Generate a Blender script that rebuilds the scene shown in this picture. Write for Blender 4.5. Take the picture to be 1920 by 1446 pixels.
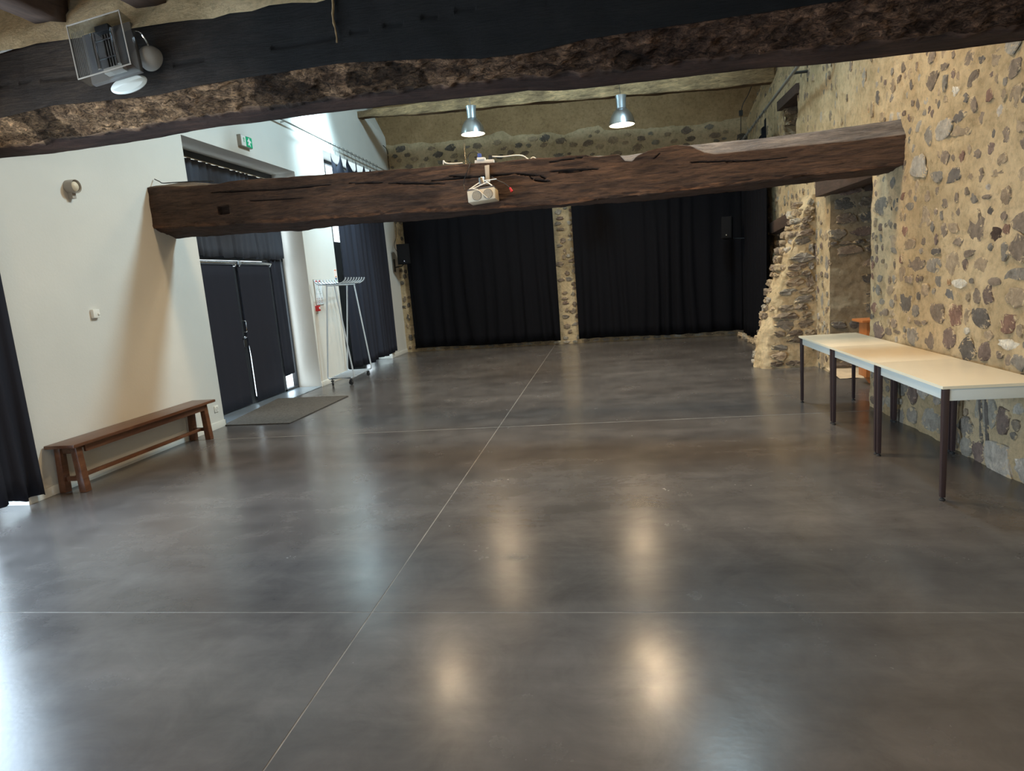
import bpy, bmesh, math, random
from mathutils import Vector, Matrix, noise
for o in list(bpy.data.objects): bpy.data.objects.remove(o, do_unlink=True)
sc = bpy.context.scene
C = sc.collection
PI = math.pi
R = random.Random(7)

# ------------------------------------------------------------------ camera, world, light, exposure
yaw, pitch, roll, f_px = -0.1538, 0.1621, -0.0788, 1208.5
cy, sy, cp, sp = math.cos(yaw), math.sin(yaw), math.cos(pitch), math.sin(pitch)
fwd = Vector((sy*cp, cy*cp, -sp)); right = Vector((cy, -sy, 0)); up = right.cross(fwd)
r2 = math.cos(roll)*right + math.sin(roll)*up
u2 = -math.sin(roll)*right + math.cos(roll)*up
cam = bpy.data.cameras.new('camera'); co = bpy.data.objects.new('camera', cam); C.objects.link(co)
cam.sensor_width = 36.0; cam.lens = f_px/1920*36.0; cam.clip_start = 0.02; cam.clip_end = 200
co.matrix_world = Matrix(((r2.x, u2.x, -fwd.x, 1.2448), (r2.y, u2.y, -fwd.y, 0.0), (r2.z, u2.z, -fwd.z, 1.5891), (0, 0, 0, 1)))
sc.camera = co
w = bpy.data.worlds.new('world'); sc.world = w; w.use_nodes = True
bg = w.node_tree.nodes['Background']
bg.inputs[0].default_value = (0.80, 0.92, 1.0, 1); bg.inputs[1].default_value = 3.0
sc.view_settings.view_transform = 'Standard'; sc.view_settings.look = 'None'
sc.view_settings.exposure = 0.32; sc.view_settings.gamma = 1.0
sc.view_settings.use_curve_mapping = False

COOL = (0.60, 0.87, 1.0); WARM = (1.0, 0.72, 0.42)
def area(name, loc, target, sx, sy_, power, col, spread=PI):
    l = bpy.data.lights.new(name, 'AREA'); l.shape = 'RECTANGLE'; l.size = sx; l.size_y = sy_
    l.energy = power; l.color = col; l.spread = spread
    o = bpy.data.objects.new(name, l); C.objects.link(o); o.location = loc
    o.rotation_euler = (Vector(target)-Vector(loc)).to_track_quat('-Z', 'Y').to_euler()
    return o
area('skylight_right', (2.55, 8.7, 7.05), (-3.0, 8.9, 2.6), 0.95, 0.95, 400, COOL)
area('skylight_left', (-3.2, 11.2, 6.0), (-3.77, 11.5, 4.7), 0.5, 0.9, 95, COOL, 1.0)
area('window_light_near', (-4.35, 2.45, 1.45), (0, 2.45, 1.0), 4.2, 2.6, 400, (0.58, 0.79, 1.0))
area('door_light', (-4.75, 9.1, 1.9), (0, 9.1, 1.6), 3.0, 3.2, 26, COOL)
area('window_light_far', (-4.62, 13.2, 2.05), (0, 13.2, 1.6), 2.9, 3.9, 95, COOL)
area('area_light_behind', (1.6, -3.3, 1.9), (1.6, 4.0, 1.0), 3.0, 1.8, 60, (0.70, 0.86, 1.0))  # unseen cool area light behind the camera, no window built there
def lamp(name, loc, power, col, rad=0.12, down=True, blend=1.0, size=160):
    l = bpy.data.lights.new(name, 'SPOT'); l.energy = power; l.color = col
    l.shadow_soft_size = rad; l.spot_size = math.radians(size); l.spot_blend = blend
    o = bpy.data.objects.new(name, l); C.objects.link(o); o.location = loc
    return o

# ------------------------------------------------------------------ helpers
def link(o, parent=None):
    C.objects.link(o)
    if parent is not None: o.parent = parent
    return o
def mesh_obj(name, verts, faces, mat, parent=None, smooth=False):
    me = bpy.data.meshes.new(name); me.from_pydata([tuple(v) for v in verts], [], faces); me.update()
    if mat: me.materials.append(mat)
    if smooth:
        for p in me.polygons: p.use_smooth = True
    return link(bpy.data.objects.new(name, me), parent)
def tag(o, label=None, cat=None, group=None, kind=None):
    if label: o['label'] = label
    if cat: o['category'] = cat
    if group: o['group'] = group
    if kind: o['kind'] = kind
    return o
def empty(name, loc=(0, 0, 0), rz=0.0):
    o = bpy.data.objects.new(name, None); o.empty_display_size = 0.1
    o.location = loc; o.rotation_euler = (0, 0, rz); return link(o)
class MB:
    """collects simple solids; build() links them as one mesh object"""
    def __init__(s): s.v = []; s.f = []
    def add(s, vs, fs):
        n = len(s.v); s.v += [Vector(v) for v in vs]; s.f += [tuple(i+n for i in f) for f in fs]; return s
    def box(s, a, b, rot=None, piv=None):
        (x0, y0, z0), (x1, y1, z1) = a, b
        vs = [Vector(t) for t in ((x0,y0,z0),(x1,y0,z0),(x1,y1,z0),(x0,y1,z0),(x0,y0,z1),(x1,y0,z1),(x1,y1,z1),(x0,y1,z1))]
        if rot is not None:
            pv = Vector(piv) if piv is not None else Vector(((x0+x1)/2,(y0+y1)/2,(z0+z1)/2))
            vs = [rot @ (v-pv) + pv for v in vs]
        return s.add(vs, [(0,3,2,1),(4,5,6,7),(0,1,5,4),(1,2,6,5),(2,3,7,6),(3,0,4,7)])
    def tube(s, pts, r, n=8, cap=True, closed=False):
        pts = [Vector(p) for p in pts]; m = len(pts); rings = []
        rs = r if isinstance(r, (list, tuple)) else [r]*m
        ref = None
        for i, p in enumerate(pts):
            if closed: d = pts[(i+1) % m]-pts[i-1]
            else: d = (pts[min(i+1, m-1)]-pts[max(i-1, 0)])
            d.normalize()
            if ref is None:
                ref = Vector((0,0,1)) if abs(d.z) < .9 else Vector((1,0,0))
            a = d.cross(ref).normalized(); b = d.cross(a).normalized(); ref = -b if False else ref
            rings.append([p + rs[i]*(math.cos(2*PI*k/n)*a + math.sin(2*PI*k/n)*b) for k in range(n)])
        vs = [v for rg in rings for v in rg]; fs = []
        for i in range(m if closed else m-1):
            j = (i+1) % m
            for k in range(n):
                fs.append((i*n+k, i*n+(k+1) % n, j*n+(k+1) % n, j*n+k))
        if cap and not closed:
            fs.append(tuple(range(n-1, -1, -1))); fs.append(tuple((m-1)*n+k for k in range(n)))
        return s.add(vs, fs)
    def lathe(s, prof, n=32, axis=None, origin=(0,0,0), caps=True):
        vs = []; fs = []; m = len(prof)
        M = axis if axis is not None else Matrix.Identity(3); O = Vector(origin)
        for r, z in prof:
            for k in range(n):
                t = 2*PI*k/n; vs.append(M @ Vector((r*math.cos(t), r*math.sin(t), z)) + O)
        for i in range(m-1):
            for k in range(n):
                fs.append((i*n+k, i*n+(k+1) % n, (i+1)*n+(k+1) % n, (i+1)*n+k))
        if caps:
            if prof[0][0] > 1e-5: fs.append(tuple(range(n-1, -1, -1)))
            if prof[-1][0] > 1e-5: fs.append(tuple((m-1)*n+k for k in range(n)))
        return s.add(vs, fs)
    def build(s, name, mat, parent=None, bevel=0.0, smooth=False, seg=2):
        o = mesh_obj(name, s.v, s.f, mat, parent, smooth)
        bm = bmesh.new(); bm.from_mesh(o.data)
        bmesh.ops.recalc_face_normals(bm, faces=bm.faces[:])
        if bevel > 0:
            bmesh.ops.bevel(bm, geom=bm.edges[:], offset=bevel, segments=seg, affect='EDGES', profile=0.6, clamp_overlap=True)
        bm.to_mesh(o.data); bm.free()
        if smooth or bevel > 0:
            for p in o.data.polygons: p.use_smooth = True
            try: o.data.set_sharp_from_angle(angle=math.radians(35))
            except Exception: pass
        return o
def bend(pts, rad=0.04, k=5):
    """round the corners of a polyline"""
    pts = [Vector(p) for p in pts]; out = [pts[0]]
    for i in range(1, len(pts)-1):
        a, b, c = pts[i-1], pts[i], pts[i+1]
        r = min(rad, (a-b).length*.45, (c-b).length*.45)
        p = b+(a-b).normalized()*r; q = b+(c-b).normalized()*r
        for j in range(k+1):
            t = j/k; out.append((1-t)**2*p+2*t*(1-t)*b+t*t*q)
    out.append(pts[-1]); return out
def catmull(pts, k=6):
    P = [Vector(p) for p in pts]; P = [2*P[0]-P[1]]+P+[2*P[-1]-P[-2]]; out = []
    for i in range(1, len(P)-2):
        for j in range(k):
            t = j/k; a, b, c, d = P[i-1], P[i], P[i+1], P[i+2]
            out.append(.5*((2*b)+(c-a)*t+(2*a-5*b+4*c-d)*t*t+(3*b-a-3*c+d)*t*t*t))
    out.append(P[-2]); return out
def interp(tab, x):
    if x <= tab[0][0]: return tab[0][1]
    for (a, b), (c, d) in zip(tab, tab[1:]):
        if x <= c: return b+(d-b)*(x-a)/max(1e-9, c-a)
    return tab[-1][1]
def nz(p, s=1.0, o=3): return noise.fractal(Vector(p)*s, 1.0, 2.0, o)

# ------------------------------------------------------------------ materials
def nmat(name):
    m = bpy.data.materials.new(name); m.use_nodes = True
    nt = m.node_tree; b = nt.nodes['Principled BSDF']; return m, nt, b
def simple(name, col, rough=0.5, metal=0.0, emit=None, es=0.0, bump=0.0, bscale=60, var=0.0, vscale=6.0, spec=0.5):
    m, nt, b = nmat(name)
    b.inputs['Base Color'].default_value = (*col, 1); b.inputs['Roughness'].default_value = rough
    b.inputs['Metallic'].default_value = metal; b.inputs['Specular IOR Level'].default_value = spec
    if emit: b.inputs['Emission Color'].default_value = (*emit, 1); b.inputs['Emission Strength'].default_value = es
    L = nt.links
    tc = nt.nodes.new('ShaderNodeTexCoord')
    if var > 0:
        n = nt.nodes.new('ShaderNodeTexNoise'); n.inputs['Scale'].default_value = vscale; n.inputs['Detail'].default_value = 5
        L.new(tc.outputs['Object'], n.inputs['Vector'])
        mr = nt.nodes.new('ShaderNodeMapRange'); mr.inputs[1].default_value = .3; mr.inputs[2].default_value = .7
        mr.inputs[3].default_value = 1-var; mr.inputs[4].default_value = 1+var
        L.new(n.outputs[0], mr.inputs[0])
        mx = nt.nodes.new('ShaderNodeMix'); mx.data_type = 'RGBA'; mx.blend_type = 'MULTIPLY'; mx.inputs[0].default_value = 1
        mx.inputs[6].default_value = (*col, 1); L.new(mr.outputs[0], mx.inputs[7]); L.new(mx.outputs[2], b.inputs['Base Color'])
    if bump > 0:
        n2 = nt.nodes.new('ShaderNodeTexNoise'); n2.inputs['Scale'].default_value = bscale; n2.inputs['Detail'].default_value = 4
        L.new(tc.outputs['Object'], n2.inputs['Vector'])
        bp = nt.nodes.new('ShaderNodeBump'); bp.inputs['Strength'].default_value = bump; bp.inputs['Distance'].default_value = 0.01
        L.new(n2.outputs[0], bp.inputs['Height']); L.new(bp.outputs[0], b.inputs['Normal'])
    return m
def ramp(nt, stops):
    r = nt.nodes.new('ShaderNodeValToRGB'); e = r.color_ramp.elements
    e[0].position, e[0].color = stops[0][0], (*stops[0][1], 1); e[1].position, e[1].color = stops[-1][0], (*stops[-1][1], 1)
    for p, c in stops[1:-1]:
        k = e.new(p); k.color = (*c, 1)
    return r
def tex(nt, kind, scale, detail=4, vec=None, **kw):
    n = nt.nodes.new('ShaderNodeTex'+kind)
    n.inputs['Scale'].default_value = scale
    if 'Detail' in n.inputs: n.inputs['Detail'].default_value = detail
    for k, v in kw.items(): n.inputs[k].default_value = v
    if vec is not None: nt.links.new(vec, n.inputs['Vector'])
    return n
def mapping(nt, scale=(1,1,1), coord='Object'):
    tc = nt.nodes.new('ShaderNodeTexCoord'); mp = nt.nodes.new('ShaderNodeMapping')
    mp.inputs['Scale'].default_value = scale; nt.links.new(tc.outputs[coord], mp.inputs['Vector']); return mp.outputs[0]
def mixc(nt, a, b, fac=1.0, mode='MULTIPLY'):
    m = nt.nodes.new('ShaderNodeMix'); m.data_type = 'RGBA'; m.blend_type = mode
    def s(x, i):
        if isinstance(x, tuple): m.inputs[i].default_value = (*x, 1)
        else: nt.links.new(x, m.inputs[i])
    if isinstance(fac, float): m.inputs[0].default_value = fac
    else: nt.links.new(fac, m.inputs[0])
    s(a, 6); s(b, 7); return m.outputs[2]
def bumpn(nt, b, h, strength=0.4, dist=0.01):
    bp = nt.nodes.new('ShaderNodeBump'); bp.inputs['Strength'].default_value = strength; bp.inputs['Distance'].default_value = dist
    nt.links.new(h, bp.inputs['Height']); nt.links.new(bp.outputs[0], b.inputs['Normal'])
def maprange(nt, x, a, b_, c, d):
    m = nt.nodes.new('ShaderNodeMapRange'); nt.links.new(x, m.inputs[0])
    for i, v in enumerate((a, b_, c, d)): m.inputs[i+1].default_value = v
    return m.outputs[0]

def m_floor():
    m, nt, b = nmat('polished_concrete')
    v = mapping(nt); n1 = tex(nt, 'Noise', 0.55, 8, v, Roughness=0.62); n2 = tex(nt, 'Noise', 3.2, 8, v, Roughness=0.7, Distortion=0.6)
    vs = mapping(nt, (0.35, 2.2, 1)); n4 = tex(nt, 'Noise', 1.3, 7, vs, Roughness=0.65)
    c1 = ramp(nt, [(0.30, (0.062, 0.056, 0.054)), (0.52, (0.088, 0.081, 0.078)), (0.72, (0.115, 0.107, 0.102))])
    nt.links.new(n1.outputs[0], c1.inputs[0])
    c2 = ramp(nt, [(0.3, (0.78, 0.78, 0.79)), (0.7, (1.2, 1.19, 1.18))]); nt.links.new(n2.outputs[0], c2.inputs[0])
    c4 = ramp(nt, [(0.3, (0.78, 0.78, 0.79)), (0.7, (1.2, 1.19, 1.18))]); nt.links.new(n4.outputs[0], c4.inputs[0])
    col = mixc(nt, c1.outputs[0], c2.outputs[0]); col = mixc(nt, col, c4.outputs[0])
    vo = tex(nt, 'Voronoi', 7.0, vec=v); vo.feature = 'F1'
    spk = maprange(nt, vo.outputs['Distance'], 0.018, 0.03, 1.0, 0.0)
    n5 = tex(nt, 'Noise', 2.2, 2, v); sel = maprange(nt, n5.outputs[0], 0.56, 0.6, 0.0, 0.8)
    mm = nt.nodes.new('ShaderNodeMath'); mm.operation = 'MULTIPLY'; nt.links.new(spk, mm.inputs[0]); nt.links.new(sel, mm.inputs[1])
    col = mixc(nt, col, (0.42, 0.41, 0.39), mm.outputs[0], 'MIX')
    nt.links.new(col, b.inputs['Base Color'])
    n3 = tex(nt, 'Noise', 1.6, 6, v, Roughness=0.7)
    nt.links.new(maprange(nt, n3.outputs[0], 0.3, 0.7, 0.19, 0.29), b.inputs['Roughness'])
    b.inputs['Specular IOR Level'].default_value = 0.6
    n6 = tex(nt, 'Noise', 40, 6, v); bumpn(nt, b, n6.outputs[0], 0.06, 0.004)
    return m
def m_mortar(name, base, chips=True, dark=0.72):
    m, nt, b = nmat(name)
    v = mapping(nt); n1 = tex(nt, 'Noise', 1.1, 8, v, Roughness=0.65); n2 = tex(nt, 'Noise', 16, 6, v, Roughness=0.7)
    lo = tuple(c*dark*k for c, k in zip(base, (1, .97, .92))); hi = tuple(min(1, c*1.22*k) for c, k in zip(base, (1, 1.02, 1.08)))
    r1 = ramp(nt, [(0.3, lo), (0.5, base), (0.72, hi)]); nt.links.new(n1.outputs[0], r1.inputs[0])
    r2 = ramp(nt, [(0.25, (0.62, 0.60, 0.57)), (0.5, (1, 1, 1)), (0.75, (1.15, 1.15, 1.15))]); nt.links.new(n2.outputs[0], r2.inputs[0])
    col = mixc(nt, r1.outputs[0], r2.outputs[0])
    if chips:
        n7 = tex(nt, 'Noise', 9, 4, v); va = nt.nodes.new('ShaderNodeVectorMath'); va.operation = 'MULTIPLY_ADD'
        nt.links.new(n7.outputs['Color'], va.inputs[0]); va.inputs[1].default_value = (.09, .09, .09); nt.links.new(v, va.inputs[2])
        vo = tex(nt, 'Voronoi', 8.5, vec=va.outputs[0]); d = maprange(nt, vo.outputs['Distance'], 0.26, 0.34, 1.0, 0.0)
        sepc = nt.nodes.new('ShaderNodeSeparateColor'); nt.links.new(vo.outputs['Color'], sepc.inputs[0])
        s1 = maprange(nt, sepc.outputs[0], 0.50, 0.60, 0.0, 1.0)
        mm = nt.nodes.new('ShaderNodeMath'); mm.operation = 'MULTIPLY'; nt.links.new(d, mm.inputs[0]); nt.links.new(s1, mm.inputs[1])
        m2 = nt.nodes.new('ShaderNodeMath'); m2.operation = 'MULTIPLY'; nt.links.new(mm.outputs[0], m2.inputs[0]); m2.inputs[1].default_value = 0.75
        cc = ramp(nt, [(0.0, (0.15, 0.125, 0.10)), (0.5, (0.27, 0.205, 0.15)), (1.0, (0.20, 0.19, 0.175))]); nt.links.new(sepc.outputs[1], cc.inputs[0])
        col = mixc(nt, col, cc.outputs[0], m2.outputs[0], 'MIX')
    nt.links.new(col, b.inputs['Base Color']); b.inputs['Roughness'].default_value = 0.95; b.inputs['Specular IOR Level'].default_value = 0.15
    n3 = tex(nt, 'Noise', 24, 10, v, Roughness=0.8); bumpn(nt, b, n3.outputs[0], 1.0, 0.05)
    return m
def m_stone(name, attr=None, mort=(0.71, 0.54, 0.32)):
    m, nt, b = nmat(name)
    if attr:
        a = nt.nodes.new('ShaderNodeVertexColor'); a.layer_name = attr; src = a.outputs[0]
    else:
        a = nt.nodes.new('ShaderNodeObjectInfo'); src = a.outputs['Color']
    g = nt.nodes.new('ShaderNodeNewGeometry'); v = g.outputs['Position']
    n1 = tex(nt, 'Noise', 14, 8, v, Roughness=0.7, Distortion=0.5)
    r1 = ramp(nt, [(0.25, (0.50, 0.48, 0.46)), (0.5, (1, 1, 1)), (0.75, (1.45, 1.42, 1.36))]); nt.links.new(n1.outputs[0], r1.inputs[0])
    col = mixc(nt, src, r1.outputs[0])
    n2 = tex(nt, 'Noise', 22, 7, v, Roughness=0.72, Distortion=0.6)   # smears of mortar left on the stone
    if attr: rad = a.outputs[1]
    else:
        tc = nt.nodes.new('ShaderNodeTexCoord'); sx = nt.nodes.new('ShaderNodeVectorMath'); sx.operation = 'MULTIPLY'
        nt.links.new(tc.outputs['Object'], sx.inputs[0]); sx.inputs[1].default_value = (2, 2, 0)
        ln = nt.nodes.new('ShaderNodeVectorMath'); ln.operation = 'LENGTH'; nt.links.new(sx.outputs[0], ln.inputs[0]); rad = ln.outputs[1]
    # mortar pointed over the ragged rim of each stone and smeared across it
    ad = nt.nodes.new('ShaderNodeMath'); ad.operation = 'MULTIPLY_ADD'; nt.links.new(rad, ad.inputs[0]); ad.inputs[1].default_value = 0.36; nt.links.new(maprange(nt, n2.outputs[0], 0.25, 0.75, 0.10, 0.90), ad.inputs[2])
    fac = maprange(nt, ad.outputs[0], 0.84, 0.93, 0.0, 0.92)
    col = mixc(nt, col, mort, fac, 'MIX')
    nt.links.new(col, b.inputs['Base Color']); b.inputs['Roughness'].default_value = 0.92; b.inputs['Specular IOR Level'].default_value = 0.2
    n3 = tex(nt, 'Noise', 30, 9, v, Roughness=0.75, Distortion=0.8); bumpn(nt, b, n3.outputs[0], 1.0, 0.03)
    return m
def m_beam(name):
    m, nt, b = nmat(name)
    a = nt.nodes.new('ShaderNodeVertexColor'); a.layer_name = 'col'
    v = mapping(nt, (0.9, 7, 7)); n1 = tex(nt, 'Noise', 3.0, 9, v, Roughness=0.72, Distortion=0.7)
    r1 = ramp(nt, [(0.25, (0.35, 0.33, 0.32)), (0.5, (1, 1, 1)), (0.78, (1.75, 1.65, 1.5))]); nt.links.new(n1.outputs[0], r1.inputs[0])
    v2 = mapping(nt); n2 = tex(nt, 'Noise', 2.0, 6, v2); r2_ = ramp(nt, [(0.3, (0.65, 0.62, 0.62)), (0.7, (1.35, 1.3, 1.25))]); nt.links.new(n2.outputs[0], r2_.inputs[0])
    col = mixc(nt, mixc(nt, a.outputs[0], r1.outputs[0]), r2_.outputs[0])
    nt.links.new(col, b.inputs['Base Color']); b.inputs['Roughness'].default_value = 0.8; b.inputs['Specular IOR Level'].default_value = 0.25
    v3 = mapping(nt, (1.0, 12, 12)); n3 = tex(nt, 'Noise', 7, 10, v3, Roughness=0.78, Distortion=0.5); bumpn(nt, b, n3.outputs[0], 1.0, 0.03)
    r3 = ramp(nt, [(0.33, (0.4, 0.38, 0.37)), (0.48, (1, 1, 1)), (0.75, (1.3, 1.28, 1.25))]); nt.links.new(n3.outputs[0], r3.inputs[0]); nt.links.new(mixc(nt, col, r3.outputs[0]), b.inputs['Base Color'])
    return m
def m_wood(name, c0, c1, stretch=(7, 1, 7), rough=0.4, sc_=3.0):
    m, nt, b = nmat(name); v = mapping(nt, stretch); n1 = tex(nt, 'Noise', sc_, 8, v, Roughness=0.65, Distortion=1.2)
    r1 = ramp(nt, [(0.3, c0), (0.7, c1)]); nt.links.new(n1.outputs[0], r1.inputs[0]); nt.links.new(r1.outputs[0], b.inputs['Base Color'])
    b.inputs['Roughness'].default_value = rough; bumpn(nt, b, n1.outputs[0], 0.12, 0.004); return m
def m_glass(name, tint=(1, 1, 1), rough=0.0):
    m = bpy.data.materials.new(name); m.use_nodes = True; nt = m.node_tree; nt.nodes.clear()
    out = nt.nodes.new('ShaderNodeOutputMaterial'); t = nt.nodes.new('ShaderNodeBsdfTransparent'); g = nt.nodes.new('ShaderNodeBsdfGlossy')
    t.inputs[0].default_value = (*tint, 1); g.inputs['Roughness'].default_value = rough
    lw = nt.nodes.new('ShaderNodeLayerWeight'); lw.inputs['Blend'].default_value = 0.5; mx = nt.nodes.new('ShaderNodeMixShader')
    pw = nt.nodes.new('ShaderNodeMath'); pw.operation = 'POWER'; nt.links.new(lw.outputs['Facing'], pw.inputs[0]); pw.inputs[1].default_value = 4.0
    nt.links.new(maprange(nt, pw.outputs[0], 0, 1, 0.035, 0.75), mx.inputs[0]); nt.links.new(t.outputs[0], mx.inputs[1]); nt.links.new(g.outputs[0], mx.inputs[2]); nt.links.new(mx.outputs[0], out.inputs[0])
    return m
def m_cloth(name, col):
    m, nt, b = nmat(name); v = mapping(nt); n1 = tex(nt, 'Noise', 220, 3, v)
    b.inputs['Base Color'].default_value = (*col, 1); b.inputs['Roughness'].default_value = 0.9; b.inputs['Specular IOR Level'].default_value = 0.12
    bumpn(nt, b, n1.outputs[0], 0.15, 0.002); return m
def m_worn(name):
    m, nt, b = nmat(name); a = nt.nodes.new('ShaderNodeVertexColor'); a.layer_name = 'col'
    v = mapping(nt, (0.55, 1, 1)); n1 = tex(nt, 'Noise', 34, 8, v, Roughness=0.75, Distortion=1.4); n2 = tex(nt, 'Noise', 7, 5, v, Distortion=0.8)
    r1 = ramp(nt, [(0.36, (0.10, 0.09, 0.085)), (0.5, (0.85, 0.82, 0.8)), (0.68, (2.3, 2.1, 1.8))]); nt.links.new(n1.outputs[0], r1.inputs[0])
    r2_ = ramp(nt, [(0.35, (0.35, 0.33, 0.32)), (0.65, (1.3, 1.28, 1.2))]); nt.links.new(n2.outputs[0], r2_.inputs[0])
    nt.links.new(mixc(nt, mixc(nt, a.outputs[0], r1.outputs[0]), r2_.outputs[0]), b.inputs['Base Color']); b.inputs['Roughness'].default_value = .9; b.inputs['Specular IOR Level'].default_value = .12
    bumpn(nt, b, n1.outputs[0], 1.0, 0.05); return m
M = dict(
    floor=m_floor(), grout=simple('joint_filler', (0.21, 0.195, 0.175), 0.6, var=0.35, vscale=9),
    white=simple('white_plaster', (0.62, 0.605, 0.56), 0.75, bump=0.10, bscale=45, var=0.03, vscale=1.5, spec=0.3),
    base=simple('white_baseboard', (0.72, 0.70, 0.64), 0.45),
    mortar=m_mortar('sand_mortar', (0.77, 0.59, 0.35)), mortar_back=m_mortar('weathered_mortar', (0.60, 0.465, 0.285), True, 0.6),
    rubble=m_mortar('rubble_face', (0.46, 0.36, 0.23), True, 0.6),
    plaster=m_mortar('ochre_plaster', (0.42, 0.28, 0.145), False, 0.72), stone=m_stone('field_stone'), stone_s=m_stone('field_stone_small', 'col'),
    beam=m_beam('old_oak'), worn=m_worn('worm_eaten_oak'), ceil=simple('dark_ceiling', (0.20, 0.16, 0.12), 0.9, bump=0.6, bscale=12, var=0.3, vscale=3),
    roofm=simple('roof_boards', (0.50, 0.46, 0.40), 0.85, var=0.15, vscale=3),
    cloth=m_cloth('black_curtain_cloth', (0.0042, 0.0042, 0.006)), cloth_b=m_cloth('blue_black_cloth', (0.020, 0.021, 0.029)), cloth_v=m_cloth('skylit_black_cloth', (0.055, 0.060, 0.074)), spk=simple('speaker_black', (0.008, 0.008, 0.009), 0.9, spec=0.12),  # valance cloth paler and bluer: skylight falling on it put into the colour
    bench=m_wood('bench_wood', (0.070, 0.026, 0.013), (0.150, 0.062, 0.030), (7, 1, 7), 0.32),
    orange=m_wood('orange_varnished_wood', (0.38, 0.12, 0.03), (0.52, 0.19, 0.06), (7, 7, 1), 0.35),
    lintel=m_wood('dark_lintel_wood', (0.035, 0.02, 0.014), (0.085, 0.05, 0.035), (6, 1, 6), 0.85),
    lam=simple('cream_laminate', (0.70, 0.60, 0.45), 0.30, var=0.02), lam_edge=simple('cream_edge', (0.72, 0.66, 0.50), 0.4),
    apron=simple('pale_grey_apron', (0.58, 0.61, 0.57), 0.45), legm=simple('brown_enamel', (0.035, 0.020, 0.020), 0.42),
    black=simple('black_plastic', (0.012, 0.012, 0.013), 0.5, bump=0.05, bscale=200), rubber=simple('black_rubber', (0.016, 0.016, 0.017), 0.7),
    darkmetal=simple('dark_metal', (0.05, 0.055, 0.06), 0.45, 0.6), alu=simple('brushed_aluminium', (0.62, 0.66, 0.70), 0.28, 1.0, bump=0.02, bscale=200),
    alub=simple('pale_blue_aluminium', (0.55, 0.64, 0.72), 0.34, 0.85), rack=simple('grey_painted_tube', (0.50, 0.55, 0.60), 0.33, 0.25),
    railm=simple('grey_rail', (0.34, 0.33, 0.30), 0.4, 0.4), chrome=simple('chrome', (0.75, 0.78, 0.8), 0.12, 1.0),
    wplas=simple('white_plastic', (0.78, 0.76, 0.70), 0.4), gplas=simple('grey_plastic', (0.34, 0.31, 0.27), 0.5), bplas=simple('beige_plastic', (0.62, 0.53, 0.39), 0.5),
    dgrey=simple('dark_grey_plastic', (0.10, 0.09, 0.085), 0.5), red=simple('red_plastic', (0.50, 0.02, 0.025), 0.4), green=simple('sign_green', (0.0, 0.42, 0.20), 0.4),
    paper=simple('paper', (0.74, 0.78, 0.80), 0.7), ink=simple('grey_print', (0.30, 0.33, 0.36), 0.7), redp=simple('red_print', (0.55, 0.06, 0.07), 0.6),
    greenp=simple('green_print', (0.15, 0.45, 0.25), 0.6), white_p=simple('white_print', (0.85, 0.86, 0.85), 0.5), orangep=simple('orange_print', (0.75, 0.20, 0.05), 0.6),
    mat=simple('grey_fibre', (0.115, 0.105, 0.095), 0.95, bump=1.0, bscale=160, var=0.25, vscale=40, spec=0.1),
    glass=m_glass('clear_glass'), fglass=m_glass('lamp_cover_glass', (0.93, 0.95, 0.96), 0.02), frame=simple('anthracite_frame', (0.030, 0.034, 0.040), 0.4),
    blue=simple('blue_plug', (0.06, 0.10, 0.32), 0.4), wcable=simple('white_cable', (0.70, 0.66, 0.58), 0.5), wire=simple('thin_wire', (0.22, 0.16, 0.09), 0.5),
    bulb=simple('lamp_glow', (1, 0.9, 0.75), 0.5, emit=(1.0, 0.86, 0.66), es=14.0), refl=simple('white_reflector', (0.85, 0.83, 0.78), 0.35),
    sand=simple('sandy_screed', (0.55, 0.42, 0.28), 0.9, bump=0.5, bscale=60, var=0.15),
)

# ------------------------------------------------------------------ floor
fl = MB().box((-4.5, -4.0, -0.2), (6.0, 16.0, -0.0012)).build('floor', M['grout']); tag(fl, kind='structure')
ys = [-3.95, -1.115, 2.864, 6.843, 10.82, 15.95]; xs = [-4.48, 0.0, 5.95]
for i in range(2):
    for j in range(5):
        if j == 3:   # no cut beyond the second joint
            continue
        y0 = ys[j]; y1 = ys[j+1] if j < 3 else ys[5]
        if j == 4: y0 = ys[3]
        g = 0.004; g0 = .008 if j == 4 else g; g1 = .008 if j == 2 else g
        MB().box((xs[i]+g, y0+g0, -0.05), (xs[i+1]-g, y1-g1, 0.0)).build('slab', M['floor'], fl)

# ------------------------------------------------------------------ left wall (white), recesses, door, windows
XL = -3.77
wl = MB()
wl.box((-4.3, 4.66, 0), (XL, 7.62, 3.645)); wl.box((-4.3, -4.0, 0), (XL, 0.2, 3.645)); wl.box((-4.3, -4.0, 2.75), (XL, 4.66, 3.645))
wl.box((-4.3, -4.0, 3.645), (XL, 11.83, 5.75))
wl.add([(XL,10.58,0),(-4.3,10.66,0),(-4.3,11.83,0),(XL,11.83,0),(XL,10.58,3.645),(-4.3,10.66,3.645),(-4.3,11.83,3.645),(XL,11.83,3.645)],
       [(0,3,2,1),(4,5,6,7),(0,1,5,4),(1,2,6,5),(2,3,7,6),(3,0,4,7)])
wl.box((-4.3, 11.83, 4.22), (XL, 16.2, 5.1)); wl.box((-4.3, 14.45, 0), (XL, 16.2, 4.22))
wl.add([(XL,11.83,5.1),(-4.9,11.83,5.1),(-4.9,16.2,5.1),(XL,16.2,5.1),(XL-.05,11.83,5.75),(-4.9,11.83,5.75),(-4.9,16.2,5.75),(XL-.28,16.2,5.75)],
       [(0,3,2,1),(4,5,6,7),(0,1,5,4),(1,2,6,5),(2,3,7,6),(3,0,4,7)])
wlo = wl.build('wall_left', M['white']); tag(wlo, kind='structure')
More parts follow.
